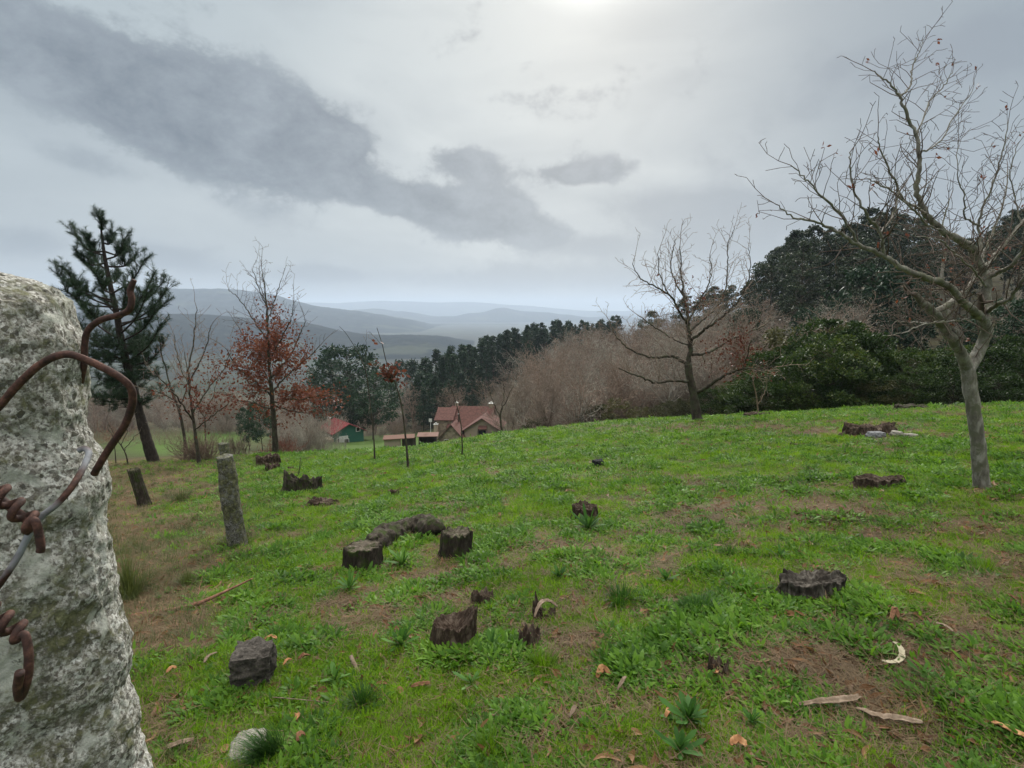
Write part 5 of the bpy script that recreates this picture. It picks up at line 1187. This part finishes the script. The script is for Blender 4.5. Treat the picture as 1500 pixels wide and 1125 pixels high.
M_CON = leaf_mat('dark_conifer_leaf', [(.0, (.007, .018, .011)), (.4, (.014, .034, .018)), (.75, (.025, .056, .028)), (1, (.045, .085, .038))], .15, .55)
M_BUSH = leaf_mat('broom_leaf', [(.0, (.008, .017, .006)), (.4, (.020, .040, .011)), (.75, (.045, .078, .018)), (1, (.12, .14, .035))], .25, .5)
M_OLIVE = leaf_mat('olive_shrub_leaf', [(.0, (.018, .020, .010)), (.4, (.040, .044, .018)), (.75, (.075, .075, .028)), (1, (.15, .13, .045))], .25, .5)
BARE = []
for i, (H, sp_) in enumerate([(9.5, 1.1), (10.5, 1.0), (8.5, 1.2), (11, .95), (9, 1.15), (7.5, 1.2)]):
    S_ = bare_proto(900+i, H, sp_); z0 = Vector()
    big = [s for s in S_ if s[4] <= 0]; sm = [s for s in S_ if s[4] > 0]
    BARE.append((segs_mesh(big, z0, MF_BARE[i % 3], 'trunk', 6), segs_mesh(sm, z0, MF_BARE[i % 3], 'crown', 3), H))
def leafy_meshes(n, args, mat, tmat, seed):
    out = []
    for i in range(n):
        a = dict(args); a['H'] = args['H']*(1+.12*((i*7) % 5-2)/2)
        S_, V, Fc, var = leafy_proto(seed+i, **a); out.append((segs_mesh(S_, Vector(), tmat, 'trunk', 5), mesh('crown', V, Fc, mat, attrs=dict(var=var)), a['H']))
    return out
sh_round = lambda t: math.sin(math.pi*(.12+.80*t))**.6
sh_cone = lambda t: (1-t)**.8*.95+.08
sh_euc = lambda t: (.55+.45*math.sin(math.pi*t))*(1 if t < .8 else (1-t)*5*.8+.2)
EUC = leafy_meshes(5, dict(H=20, rad=4.2, shape=sh_euc, nclump=75, nleaf=70, size=.46, droop=.7, base_h=.28, trunk_r=.011), M_EUC, MB_OAKD, 500)
CON = leafy_meshes(5, dict(H=15, rad=3.3, shape=sh_cone, nclump=85, nleaf=60, size=.40, droop=.6, base_h=.06), M_CON, MB_OAKD, 520)
RND = leafy_meshes(4, dict(H=13, rad=5.0, shape=sh_round, nclump=90, nleaf=75, size=.42, droop=.2, base_h=.22), M_CON, MB_OAKD, 540)
BSH = leafy_meshes(4, dict(H=5, rad=2.3, shape=sh_round, nclump=75, nleaf=130, size=.17, droop=-.5, base_h=.02), M_BUSH, MB_OAKD, 560)
OLV = leafy_meshes(3, dict(H=4, rad=2.2, shape=sh_round, nclump=70, nleaf=80, size=.15, droop=.0, base_h=.02), M_OLIVE, MB_OAKD, 580)
def place(kind, name, x, y, H, label, cat, group, rg_, tr=True, wide=1.0, dz=0):
    tm, cm, H0 = kind; k = H/H0
    b = Vector((x, y, h1(x, y)+dz)); rz = rg_.uniform(0, 6.28)
    root = bpy.data.objects.new(name, None); root.location = b; root.rotation_euler = (0, 0, rz); root.scale = (k*wide, k*wide, k); root.empty_display_size = .1
    COL.objects.link(root); tag(root, label, cat, group)
    for nm, me in (('trunk', tm), ('crown', cm)):
        o = bpy.data.objects.new(nm, me); COL.objects.link(o); o.parent = root
    return root
rgf = random.Random(77)
def X_at(px, Y): return (px-CX)/F*Y*cp   # rough column at depth
def blocked(px, Y):
    # keep the houses and the green strips in front of them open
    if 470 < px < 770 and 60 < Y < 118: return True
    if 470 < px < 620 and 55 < Y < 128: return True
    if Y < 118 and px < 345: return True
    return False
bl1 = 'leafless brown tree in the wood that fills the hillside behind the meadow'
n = 0
# bare wood on the hillside
for Yc, step in ((44, 2.5), (50, 2.6), (57, 2.7), (65, 2.9), (74, 3.2), (84, 3.5), (96, 3.9), (110, 4.4), (126, 5.0), (146, 6)):
    x0, x1 = X_at(735 if Yc > 50 else 790, Yc), X_at(1130 if Yc < 100 else 1180, Yc); x = x0
    while x < x1:
        X = x+rgf.uniform(-1, 1)*step*.35; Y = Yc+rgf.uniform(-1, 1)*4; px = CX+X/Y/cp*F; x += step
        if blocked(px, Y) or (px < 800 and Y > 135): continue
        hh = P(px, np.interp(px, [720, 760, 800, 850, 900, 950, 1000, 1060, 1100, 1180], [535, 508, 490, 478, 471, 460, 452, 440, 428, 415])+rgf.uniform(-2, 22), Y).z-h1(X, Y)
        place(BARE[rgf.randrange(6)], 'bare_tree', X, Y, min(max(hh, 5), 12.5) if Y > 80 else (rgf.uniform(7, 10) if Y > 60 else rgf.uniform(5, 7.5)), bl1, 'tree', 'leafless wood on the hillside', rgf, wide=1.05); n += 1
# bare wood in the hollow at left
bl2 = 'leafless brown tree in the hollow beyond the houses on the left'
for Yc, step in ((124, 7.5), (138, 8.5), (156, 10), (180, 12.5), (210, 17), (250, 24)):
    x0, x1 = X_at(60, Yc), X_at(700, Yc); x = x0
    while x < x1:
        X = x+rgf.uniform(-1, 1)*step*.4; Y = Yc+rgf.uniform(-1, 1)*6; px = CX+X/Y/cp*F; x += step
        if blocked(px, Y): continue
        place(BARE[rgf.randrange(6)], 'bare_tree', X, Y, rgf.uniform(8, 12), bl2, 'tree', 'leafless wood in the hollow', rgf, wide=1.25); n += 1
print('bare trees', n)
# dark conifers: the wedge that climbs behind the bare wood
cl = 'dark evergreen tree in the wedge of evergreens climbing the ridge behind the bare wood'
def top_at(px): return float(np.interp(px, [600, 640, 660, 700, 740, 780, 820, 870, 905], [566, 536, 524, 503, 489, 480, 475, 469, 466]))
for i in range(100):
    t = i/100; px = 650+(908-650)*t+rgf.uniform(-9, 9); Y = 185+t*75+rgf.uniform(-14, 14)
    X = X_at(px, Y); g = h1(X, Y); want = P(px, top_at(px)+rgf.uniform(-7, 14), Y).z-g
    place(CON[rgf.randrange(5)], 'evergreen_tree', X, Y, min(max(want, 9), 26), cl, 'tree', 'evergreens on the ridge', rgf, wide=rgf.uniform(.8, 1.2))
cl2 = 'tall dark evergreen in the tight clump behind the terracotta roofed house'
for px, py, Y in [(612, 545, 150), (622, 525, 158), (634, 512, 165), (645, 522, 150), (655, 508, 170), (664, 520, 145), (672, 505, 168), (682, 515, 160), (690, 525, 150), (700, 535, 140), (604, 562, 145), (628, 548, 135), (640, 550, 130), (655, 548, 132), (672, 545, 135), (690, 550, 130), (617, 570, 128)]:
    X = X_at(px, Y); place(CON[rgf.randrange(5)], 'evergreen_tree', X, Y, P(px, py, Y).z-h1(X, Y), cl2, 'tree', 'evergreens behind the house', rgf, wide=1.15)
for px, py, Y, w_, lab in [(507, 508, 120, 1.0, 'tallest round dark evergreen behind the green walled house'), (480, 528, 128, .9, 'round dark evergreen left of the tallest one behind the green walled house'), (540, 548, 112, 1.0, 'dark evergreen right of the tallest round one, low and broad'), (592, 530, 190, .8, 'small lone dark evergreen in the hollow between two evergreen clumps'),
    (372, 590, 60, .75, 'dark green rounded evergreen behind the russet oak'), (352, 598, 64, .7, 'lower dark evergreen left of the one behind the russet oak'), (525, 575, 116, .8, 'dark evergreen close above the green walled house')]:
    X = X_at(px, Y); place(RND[rgf.randrange(4)], 'evergreen_tree', X, Y, P(px, py, Y).z-h1(X, Y), lab, 'tree', None, rgf, wide=w_)
# eucalyptus on the right hill
el_ = 'tall dark eucalyptus in the grove on the hill at the right'
def etop(px): return float(np.interp(px, [960, 1000, 1030, 1070, 1100, 1125, 1150, 1180, 1230, 1270, 1300, 1340, 1380, 1430, 1470, 1520, 1600], [455, 425, 412, 412, 400, 375, 345, 322, 325, 312, 298, 330, 350, 345, 305, 280, 250]))
ne = 0
for Yc, step in ((88, 4.2), (102, 4.6), (118, 5.2), (140, 6.5)):
    x = X_at(1120 if Yc < 110 else 960, Yc)
    while x < X_at(1620, Yc):
        X = x+rgf.uniform(-1.2, 1.2); Y = Yc+rgf.uniform(-5, 5); px = CX+X/Y/cp*F; x += step
        if 1360 < px < 1440 and Yc < 100 : continue
        want = P(px, etop(px)+rgf.uniform(-8, 26)+(14 if Yc < 100 else 0), Y).z-h1(X, Y)
        if want < 5: continue
        place(EUC[rgf.randrange(5)], 'eucalyptus', X, Y, min(want, 32), el_, 'tree', 'eucalyptus grove on the hill', rgf, wide=1.0 if want > 12 else 1.3); ne += 1
print('eucalyptus', ne)
# big dark tree and bushes behind the meadow edge
for px, py, Y, w_, kind, nm, lab in [(1285, 395, 50, .9, RND[0], 'evergreen_tree', 'dark evergreen standing before the eucalyptus grove, above the broom bush'), (1320, 430, 47, .8, RND[1], 'evergreen_tree', 'dark evergreen right of the one above the broom bush'),
    (1190, 452, 58, .9, RND[2], 'evergreen_tree', 'small round topped dark evergreen left of the tall one above the bushes'), (1480, 440, 40, .9, RND[3], 'evergreen_tree', 'dark evergreen behind the large oak at the right edge'), (1420, 470, 42, .8, RND[1], 'evergreen_tree', 'dark evergreen just left behind the large oak trunk'), (1545, 420, 38, 1, RND[2], 'evergreen_tree', 'dark evergreen at the very right edge of the view'),
    (1090, 455, 62, .6, RND[3], 'evergreen_tree', 'dark ivy clad tree among the pale branches left of the bushes')]:
    X = X_at(px, Y); place(kind, nm, X, Y, P(px, py, Y).z-h1(X, Y), lab, 'tree', None, rgf, wide=w_)
bs = [(1155, 500, 33), (1180, 480, 35), (1210, 465, 31), (1235, 468, 34), (1262, 485, 30), (1285, 500, 33), (1225, 500, 27), (1190, 520, 28), (1255, 520, 27), (1310, 510, 30), (1335, 520, 28), (1365, 515, 31), (1395, 520, 28), (1430, 510, 30), (1460, 515, 27), (1490, 505, 29), (1525, 500, 27), (1130, 545, 33), (1105, 560, 34), (1075, 565, 36), (1048, 570, 35), (1300, 540, 26), (1350, 545, 25.5), (1410, 545, 25), (1480, 540, 24), (1165, 550, 28)]
for i, (px, py, Y) in enumerate(bs):
    X = X_at(px, Y); place((OLV if i % 4 == 1 else BSH)[rgf.randrange(3)], 'bush', X, Y, P(px, py+rgf.uniform(-12, 18), Y).z-h1(X, Y)+.3, 'dense dark green bush in the thicket along the right edge of the meadow', 'bush', 'dark bushes behind the meadow', rgf, wide=1.1, dz=-.3)
for i in range(40):
    px = rgf.uniform(1050, 1620); Y = rgf.uniform(29, 40); X = X_at(px, Y)
    place(BSH[rgf.randrange(4)], 'bush', X, Y, rgf.uniform(2.2, 4.2), 'dense dark green bush in the thicket along the right edge of the meadow', 'bush', 'dark bushes behind the meadow', rgf, wide=1.2, dz=-.3)
for i in range(26):
    px = rgf.uniform(760, 1080); Y = rgf.uniform(36, 50); X = X_at(px, Y)
    place(OLV[rgf.randrange(3)], 'shrub', X, Y, rgf.uniform(1.2, 2.6), 'low scrubby olive green shrub below the bare wood just past the meadow crest', 'shrub', 'scrub below the bare wood', rgf, dz=-.3)
for i in range(20):
    px = rgf.uniform(1000, 1330); Y = rgf.uniform(46, 70); X = X_at(px, Y)
    place(OLV[rgf.randrange(3)] if rgf.random() < .6 else BARE[rgf.randrange(6)], 'shrub' , X, Y, rgf.uniform(3, 5.5), 'olive and brown scrub on the slope under the eucalyptus grove', 'shrub', 'scrub under the grove', rgf, dz=-.3)
for i in range(16):
    px = rgf.uniform(1060, 1560); Y = rgf.uniform(36, 60); X = X_at(px, Y)
    place(BARE[rgf.randrange(6)], 'bare_tree', X, Y, rgf.uniform(6, 9), 'leafless tree standing up out of the dark thicket at the right', 'tree', 'bare trees in the thicket', rgf, wide=.9)
# brushwood under the bare wood
def brush_vf(seed):
    rg_ = random.Random(seed); S_ = []; tips = []
    lv = [dict(step=.35, wob=.25, up=.06, nch=3.5, spread=.5, lfac=.6, rfac=.6, rend=.5, bare=.1, cup=.2), dict(step=.25, wob=.3, up=.05, nch=3, spread=.6, lfac=.6, rfac=.7, rend=.5), dict(step=.2, wob=.3, up=0, nch=0, spread=.6, lfac=.6, rfac=.7, rend=.6)]
    for k in range(7): grow(S_, tips, rg_, Vector((rg_.uniform(-.8, .8), rg_.uniform(-.8, .8), -.2)), Vector((rg_.uniform(-.5, .5), rg_.uniform(-.5, .5), 1)), rg_.uniform(1.6, 3), .02, 0, lv)
    return [(a, b, max(x, .013), max(y, .011), l) for a, b, x, y, l in S_]
bc = bpy.data.collections.new('kit_brush')
for k in range(4): bc.objects.link(bpy.data.objects.new('kit_brush_%d' % k, segs_mesh(brush_vf(70+k), Vector(), MF_BARE[k % 3], 'brush', 3)))
rb = np.random.default_rng(8); m_ = 2600
by = np.exp(rb.uniform(math.log(40), math.log(230), m_)); bpx = rb.uniform(60, 1240, m_); bx = (bpx-CX)/F*by*cp
ok = ~((bpx > 455) & (bpx < 765) & (by < 122)) & ~((bpx < 400) & (by < 122)) & ~((bpx < 780) & (by < 60)) & ~((bpx > 1140) & (by < 60)) & ~((bpx < 800) & (bpx > 600) & (by > 150))
bx, by = bx[ok], by[ok]
scatter('undergrowth', np.stack([bx, by, hz(bx, by)], -1), bc, 4, rb.uniform(.7, 1.5, len(bx)), rb, .1, 'brown brushwood under the leafless woods')
# bare bushes at the left: reeds by the russet oak, red bush
def dry_bush(px, py, wpx, hpx, n_, label, seed, mat, up=.9, name='dry_bush', r=.008, Yoff=0):
    b = G(px, py); b.y += Yoff; b.x = X_at(px, b.y); b.z = h1(b.x, b.y); k = pxm(b); rg_ = random.Random(seed); S_ = []
    for i in range(n_):
        a = rg_.uniform(0, 6.28); rr = wpx*k*.5*math.sqrt(rg_.random()); p = Vector((rr*math.cos(a), rr*math.sin(a)*.6, -.05)); d = (rv(rg_)*(1-up)+Vector((0, 0, up))).normalized(); H = hpx*k*rg_.uniform(.5, 1.1)
        for j in range(4):
            d = (d+rv(rg_)*.22).normalized(); e = p+d*H/4; S_.append((p+b, e+b, r, r*.8, 0))
            if j > 0:
                for _ in range(2):
                    d2 = (d+rv(rg_)*.8).normalized(); S_.append((e+b, e+b+d2*H*.2, r*.7, r*.5, 1))
            p = e
    return obj(name, segs_mesh(S_, b, mat, name), loc=b, label=label, cat='bush')
M_REDB = bark_mat('red_stem', [(.3, (.11, .045, .035)), (.6, (.25, .11, .085))], 8, None, .002, 1)
dry_bush(400, 664, 44, 26, 110, 'low reddish bare bush left of the russet oak foot', 1, M_REDB, .5, Yoff=.5)
dry_bush(450, 662, 80, 58, 190, 'tall dry reed like thicket right of the russet oak trunk', 2, MF_BARE[1], .93, Yoff=2)
dry_bush(478, 662, 46, 22, 110, 'lower dry thicket hiding the foot of the green walled house', 3, MF_BARE[1], .9, Yoff=3)
dry_bush(275, 676, 46, 44, 200, 'rusty brown dead bush under the many forked bare tree', 4, MF_BARE[2], .6, Yoff=-.6)
dry_bush(330, 668, 40, 30, 90, 'thin brown brush between the bare trees and the russet oak', 5, MF_BARE[0], .7, Yoff=1)
dry_bush(225, 655, 60, 26, 120, 'brown brush behind the pine trunk foot', 6, MF_BARE[2], .6, Yoff=6)
dry_bush(150, 655, 60, 34, 140, 'reddish brush left of the crooked fruit tree', 7, M_REDB, .5, Yoff=8)
dry_bush(752, 618, 70, 22, 120, 'brown bramble right of the terracotta roofed house', 8, MF_BARE[0], .5, Yoff=4)
for i, (px, py) in enumerate([(1040, 600), (1075, 598), (1450, 592), (1490, 590), (1400, 592)]):
    dry_bush(px, py, 60, 16, 70, 'brown dead bracken at the foot of the dark thicket', 10+i, MF_BARE[2], .5, name='bracken', Yoff=2)['group'] = 'dead bracken along the meadow edge'
# ------------------------------------------------------------------ houses
def tiles(name, col):
    t = NT(name); p = t.objc(); wv = t.n('TexWave', wave_type='BANDS', bands_direction='X'); wv.inputs['Scale'].default_value = 4.5; wv.inputs['Distortion'].default_value = .4; t.l(p, wv.inputs[0])
    n = t.noise(p, 2.5, 6, .7); c = t.ramp(n, [(.3, tuple(x*.6 for x in col)), (.5, col), (.7, tuple(min(1, x*1.35) for x in col))])
    t.bsdf(c, .85, t.bump(wv.outputs[1], .6, .05), .2); return t.m
M_TILE = tiles('terracotta_tiles', (.14, .068, .057)); M_TILE2 = tiles('red_tiles', (.21, .05, .052))
def stonewall(name, a, b_):
    t = NT(name); p = t.objc(); v = t.n('TexVoronoi'); v.inputs['Scale'].default_value = 2.6; t.l(p, v.inputs[0])
    c = t.mix(t.sep(v.outputs['Color'])[0], a, b_); n = t.noise(p, 3, 5, .7); c = t.mix(t.math('MULTIPLY', n, .35), c, (.10, .09, .07))
    t.bsdf(c, .9, t.bump(v.outputs[0], .5, .03), .2); return t.m
M_STW = stonewall('stone_wall', (.22, .17, .12), (.42, .34, .25)); M_GRW = plain('green_wall', (.03, .115, .085), .7, .2, 2); M_WHT = plain('white_render', (.55, .55, .52), .8, .15, 2)
M_BEI = plain('beige_render', (.36, .29, .22), .85, .2, 2); M_WIN = plain('dark_glass', (.02, .022, .025), .2, .1, 2); M_WFR = plain('white_frame', (.6, .6, .58), .6, .1, 2); M_WOODD = plain('dark_timber', (.06, .045, .035), .8, .3, 3)
M_TARP = plain('grey_sheet', (.42, .44, .45), .6, .25, 1)
def gable(root, c, sx, sy, hw, hr, axis, wm, rm, over=.35, th=.14, parts=('wall', 'roof')):
    """walls + gable roof; c=(x,y,z) centre of footprint, ridge along 'axis'; all in root space"""
    x, y, z = c; a, b_ = sx/2, sy/2; m = MB()
    if axis == 'x':
        pent = [(-b_, 0), (b_, 0), (b_, hw), (0, hw+hr), (-b_, hw)]; m.prism([(x-a, y+p, z+q) for p, q in pent], 0, 0, (sx, 0, 0))
    else:
        pent = [(-a, 0), (a, 0), (a, hw), (0, hw+hr), (-a, hw)]; m.prism([(x+p, y-b_, z+q) for p, q in pent], 0, 0, (0, sy, 0))
    w_ = obj(parts[0], m.mesh(parts[0], wm), root)
    m = MB(); half = b_ if axis == 'x' else a; ln = a if axis == 'x' else b_; s_ = hr/half; o = half+over; zt = hw+hr+.02; ze = zt-s_*o
    prof = [(-o, ze), (0, zt), (o, ze), (o, ze+th), (0, zt+th), (-o, ze+th)]
    for q in ([prof[0], prof[1], prof[4], prof[5]], [prof[1], prof[2], prof[3], prof[4]]):
        if axis == 'x': m.prism([(x-ln-over, y+p, z+r) for p, r in q], 0, 0, (2*(ln+over), 0, 0))
        else: m.prism([(x+p, y-ln-over, z+r) for p, r in q], 0, 0, (0, 2*(ln+over), 0))
    r_ = obj(parts[1], m.mesh(parts[1], rm), root); return w_, r_
def window(root, c, w_, h_, d=.08, frame=True, ry=0, face='y'):
    m = MB(); x, y, z = c
    sz = (w_, d, h_) if face == 'y' else (d, w_, h_); t = .07
    fr = MB()
    for dx, dz, a, b_ in ((-w_/2, 0, t, h_+t), (w_/2, 0, t, h_+t), (0, h_/2, w_+t, t), (0, -h_/2, w_+t, t)):
        if face == 'y': fr.box((x+dx, y-.05, z+dz), (a, d+.02+(.005 if dx else 0), b_))
        else: fr.box((x+.05*(1 if x > 0 else -1), y+dx, z+dz), (d+.02+(.005 if dx else 0), a, b_))
    wo = obj('window', fr.mesh('window', M_WFR if frame else M_WOODD), root)
    g = MB(); g.box((x, y, z), sz); obj('glass', g.mesh('glass', M_WIN), wo)
def chimney(root, c, w_, h_, mat):
    m = MB(); m.box((c[0], c[1], c[2]+h_/2), (w_, w_, h_)); o = obj('chimney', m.mesh('chimney', mat), root)
    m = MB(); m.box((c[0], c[1], c[2]+h_+.06), (w_*1.2, w_*1.2, .1)); m.box((c[0], c[1], c[2]+h_+.26), (w_*.4, w_*.4, .2)); obj('cap', m.mesh('cap', M_WHT), o)
# terracotta roofed stone house, about 100 m away
YH = 100.0; kx = YH/F
b = P(690, 640, YH); zt = P(690, 600, YH).z; b.z = min(h1(b.x, b.y), b.z)-.3
hs = empty('stone_house', b, 'stone house with several terracotta roofs just beyond the meadow crest', 'house', rz=R(-6))
Z = lambda py: P(690, py, YH).z-b.z
Xr = lambda px: (px-690)*kx*1.0
ridge = Z(599.5)
gable(hs, (Xr(690), 2.5, 0), 7.6, 9.0, ridge-3.0, 3.0, 'x', M_STW, M_TILE)                       # main block, ridge along the view
w2, r2 = gable(hs, (Xr(713), -1.2, 0), 6.4, 7.0, Z(620)-.2, 2.1, 'y', M_BEI, M_TILE, .55)          # right gabled wing facing us
gable(hs, (Xr(652), 1.5, 0), 2.9, 6.0, Z(613), 1.6, 'x', M_STW, M_TILE)                           # left wing
gable(hs, (Xr(671), -4.2, 0), 4.4, 4.0, Z(632), 2.5, 'y', M_STW, M_TILE, .4)                      # low front block
window(hs, (Xr(712.5), -4.74, Z(625)), 1.4, .75, frame=False)
m = MB(); m.prism([(Xr(708), -5.5, Z(619.5)), (Xr(720), -5.5, Z(619.5)), (Xr(720), -4.72, Z(616)), (Xr(708), -4.72, Z(616))], 0, 0, (0, 0, .1)); obj('porch_roof', m.mesh('porch_roof', M_TILE), hs)
m = MB(); m.box((Xr(708.6), -5.3, Z(630)), (.14, .14, Z(619.5)-Z(640))); obj('post', m.mesh('post', M_WOODD), hs)
window(hs, (Xr(664), -6.24, Z(636)), .8, .8)
chimney(hs, (Xr(718), 2.5, ridge-1.2), .8, 1.9, M_STW); chimney(hs, (Xr(664), 3.0, ridge-.6), .5, 1.2, M_BEI); chimney(hs, (Xr(641.5), -2.4, 0), .7, Z(619), M_BEI); chimney(hs, (Xr(675), -2, ridge-2), .25, 1.4, M_WOODD)
# green walled house
YG = 108.0; b = P(502, 652, YG); b.z = min(b.z, h1(b.x, b.y))-.2; kg = YG/F
gh = empty('green_house', b, 'small house with green walls and a bright red roof', 'house', rz=R(38))
Zg = lambda py: P(502, py, YG).z-b.z
gh.scale = (1.3, 1.3, 1.12)
gable(gh, (0, 0, 0), 4.6, 5.6, Zg(630)-.1, 1.35, 'y', M_GRW, M_TILE2, .35)
m = MB(); m.box((-2.36, -.3, Zg(640)/1.0-.6), (.12, 4.6, 2.2)); m.box((-.9, -2.86, 1.3), (1.4, .12, 2.6)); obj('white_wall', m.mesh('white_wall', M_WHT), gh)
window(gh, (1.4, -2.86, Zg(629)), .6, .7); window(gh, (-.5, -2.95, Zg(642)), .7, .9); window(gh, (-1.6, -2.86, Zg(640)), .6, .9)
chimney(gh, (-1.5, 1.2, Zg(625)-.8), .4, 1.9, M_BEI)
m = MB(); m.box((-3.2, -1.9, 1.1), (1.5, 2.4, 2.6)); obj('annex', m.mesh('annex', M_BEI), gh)
# sheds
b = G(585, 655); Ys = 88.0; b = P(585, 652, Ys); b.z = min(b.z, h1(b.x, b.y)+.1)-.15; ks = Ys/F
sh = empty('shed', b, 'long low shed with an orange tiled lean-to roof between the two houses', 'shed', rz=R(8))
hh = P(585, 643, Ys).z-b.z
m = MB(); m.box((-1.1, .6, hh/2), (2.6, 1.8, hh)); obj('wall', m.mesh('wall', M_BEI), sh)
m = MB(); m.prism([(-2.6, -.6, hh), (2.5, -.6, hh+.15), (2.5, 1.7, hh+.3), (-2.6, 1.7, hh+.18)], 0, 0, (0, 0, .12)); obj('roof', m.mesh('roof', plain('faded_tiles', (.14, .075, .055), .9)), sh)
for x in (.6, 1.5, 2.3):
    m = MB(); m.box((x, -.4, hh/2), (.12, .12, hh)); obj('post', m.mesh('post', M_WOODD), sh)
m = MB(); m.box((1.5, 1.2, hh/2), (2.3, .1, hh)); obj('back_wall', m.mesh('back_wall', M_WOODD), sh)
b = P(627, 648, 92); b.z = min(b.z, h1(b.x, b.y)+.1)-.15; hh = P(627, 638, 92).z-b.z
s2 = empty('shed', b, 'dark open fronted shed touching the left side of the stone house', 'shed', rz=R(4))
m = MB(); m.box((0, 1, hh/2), (3.0, .12, hh)); m.box((-1.44, 0, hh/2), (.12, 1.9, hh)); m.box((1.44, 0, hh/2), (.12, 1.9, hh)); obj('wall', m.mesh('wall', M_WOODD), s2)
m = MB(); m.prism([(-1.8, -1.2, hh+.02), (1.8, -1.2, hh+.02), (1.8, 1.3, hh+.2), (-1.8, 1.3, hh+.2)], 0, 0, (0, 0, .1)); obj('roof', m.mesh('roof', plain('old_tiles', (.17, .10, .08), .9)), s2)
b = P(631, 640, 95); b.z = h1(b.x, b.y); t_ = P(631, 618, 95).z-b.z
sg = empty('white_board', b, 'small white board on a thin pole left of the stone house', 'sign')
m = MB(); m.box((0, 0, t_/2), (.08, .08, t_)); obj('pole', m.mesh('pole', M_WFR), sg); m = MB(); m.box((0, -.06, t_+.3), (.55, .05, .6)); obj('board', m.mesh('board', M_WFR), sg)
# far left: red roofed building and pale sheeted shed
b = P(128, 640, 150); b.z = min(b.z, h1(b.x, b.y))-.3; hh = P(128, 632, 150).z-b.z
f1 = empty('farm_building', b, 'low far building with a faded red roof seen beside the granite post', 'building', rz=R(10)); gable(f1, (0, 0, 0), 8, 5, max(hh-1.2, 1.2), 1.3, 'x', M_BEI, M_TILE); window(f1, (1, -2.56, max(hh-1.8, .8)), .9, .8)
b = P(142, 652, 120); b.z = min(b.z, h1(b.x, b.y))-.3; hh = P(142, 643, 120).z-b.z
f2 = empty('sheeted_shed', b, 'pale grey sheeted shed below the red roofed far building', 'shed', rz=R(-5)); gable(f2, (0, 0, 0), 7, 4, max(hh-.7, 1), .7, 'x', M_TARP, M_TARP)

# ------------------------------------------------------------------ distant hills
def M_hill():
    t = NT('wooded_hill'); p = t.pos(); n = t.noise(p, .012, 8, .7); n2 = t.noise(p, .0022, 4, .6)
    c = t.ramp(n, [(.3, (.007, .011, .013)), (.5, (.014, .019, .020)), (.7, (.035, .038, .034))])
    c = t.mix(t.ramp(n2, [(.56, (0,)*3), (.62, (1,)*3)]), c, (.045, .052, .038))
    t.bsdf(c, 1, t.bump(n, 1, 6), 0); return t.m
MH = M_hill()
def hill(name, Y, prof, depth, label, seed, amp=1.0, base=-150, tree=6):
    xs = np.array([p[0] for p in prof], float); ys = np.array([p[1] for p in prof], float)
    NX, NY = 700, 90; px = np.linspace(xs[0], xs[-1], NX); X = (px-CX)/F*Y*cp
    top = np.array([P(CX, y, Y).z for y in np.interp(px, xs, ys)+(fbm(px*.022, seed*3.3, s=seed, octv=5)-.5)*9])
    k = np.hanning(9); k /= k.sum(); top = np.convolve(np.pad(top, 4, 'edge'), k, 'valid')
    v = np.linspace(0, 1, NY)[:, None]; f = np.sin(np.pi*np.clip(v*1.0, 0, 1))**.9
    XX = np.repeat(X[None], NY, 0)*(1+(v-.5)*depth/Y*.9); YY = Y+(v-.5)*depth*2+0*XX
    H = base+(top[None]-base)*f
    rel = np.clip((top[None]-base), 1, None)
    H = H+(fbm(XX/rel.mean()*2.2, YY/rel.mean()*2.2, s=seed, octv=5)-.5)*rel*.38*f*(1-f**6)*amp + fbm(XX*.05, YY*.05, s=seed+3, octv=2)*tree*f
    i = np.arange(NY-1)[:, None]*NX+np.arange(NX-1)[None]; Fc = np.stack([i, i+1, i+1+NX, i+NX], -1).reshape(-1, 4)
    obj(name, mesh(name, np.stack([XX, YY, H], -1).reshape(-1, 3), Fc, MH, True), label=label, kind='structure')
hill('hills', 2200, [(-500, 470), (-100, 455), (200, 462), (290, 463), (350, 466), (420, 470), (470, 482), (520, 490), (600, 494), (650, 497), (680, 503), (720, 520), (800, 540)], 650, 'dark wooded ridge across the valley', 1)
hill('hills', 5000, [(-800, 440), (0, 424), (250, 422), (330, 424), (400, 433), (450, 446), (520, 455), (600, 470), (660, 490), (700, 510), (760, 520)], 1300, 'long blue ridge behind the dark one', 2)
hill('hills', 8500, [(200, 500), (400, 462), (500, 456), (560, 455), (640, 462), (700, 458), (740, 453), (790, 457), (850, 463), (950, 466), (1100, 462), (1400, 470)], 1300, 'pale ridge at the head of the valley', 3)
hill('hills', 13500, [(-1200, 440), (0, 436), (300, 440), (500, 445), (560, 441), (620, 442), (690, 444), (760, 449), (850, 455), (1000, 457), (1300, 450), (2200, 450)], 2000, 'farthest faint mountains', 4)
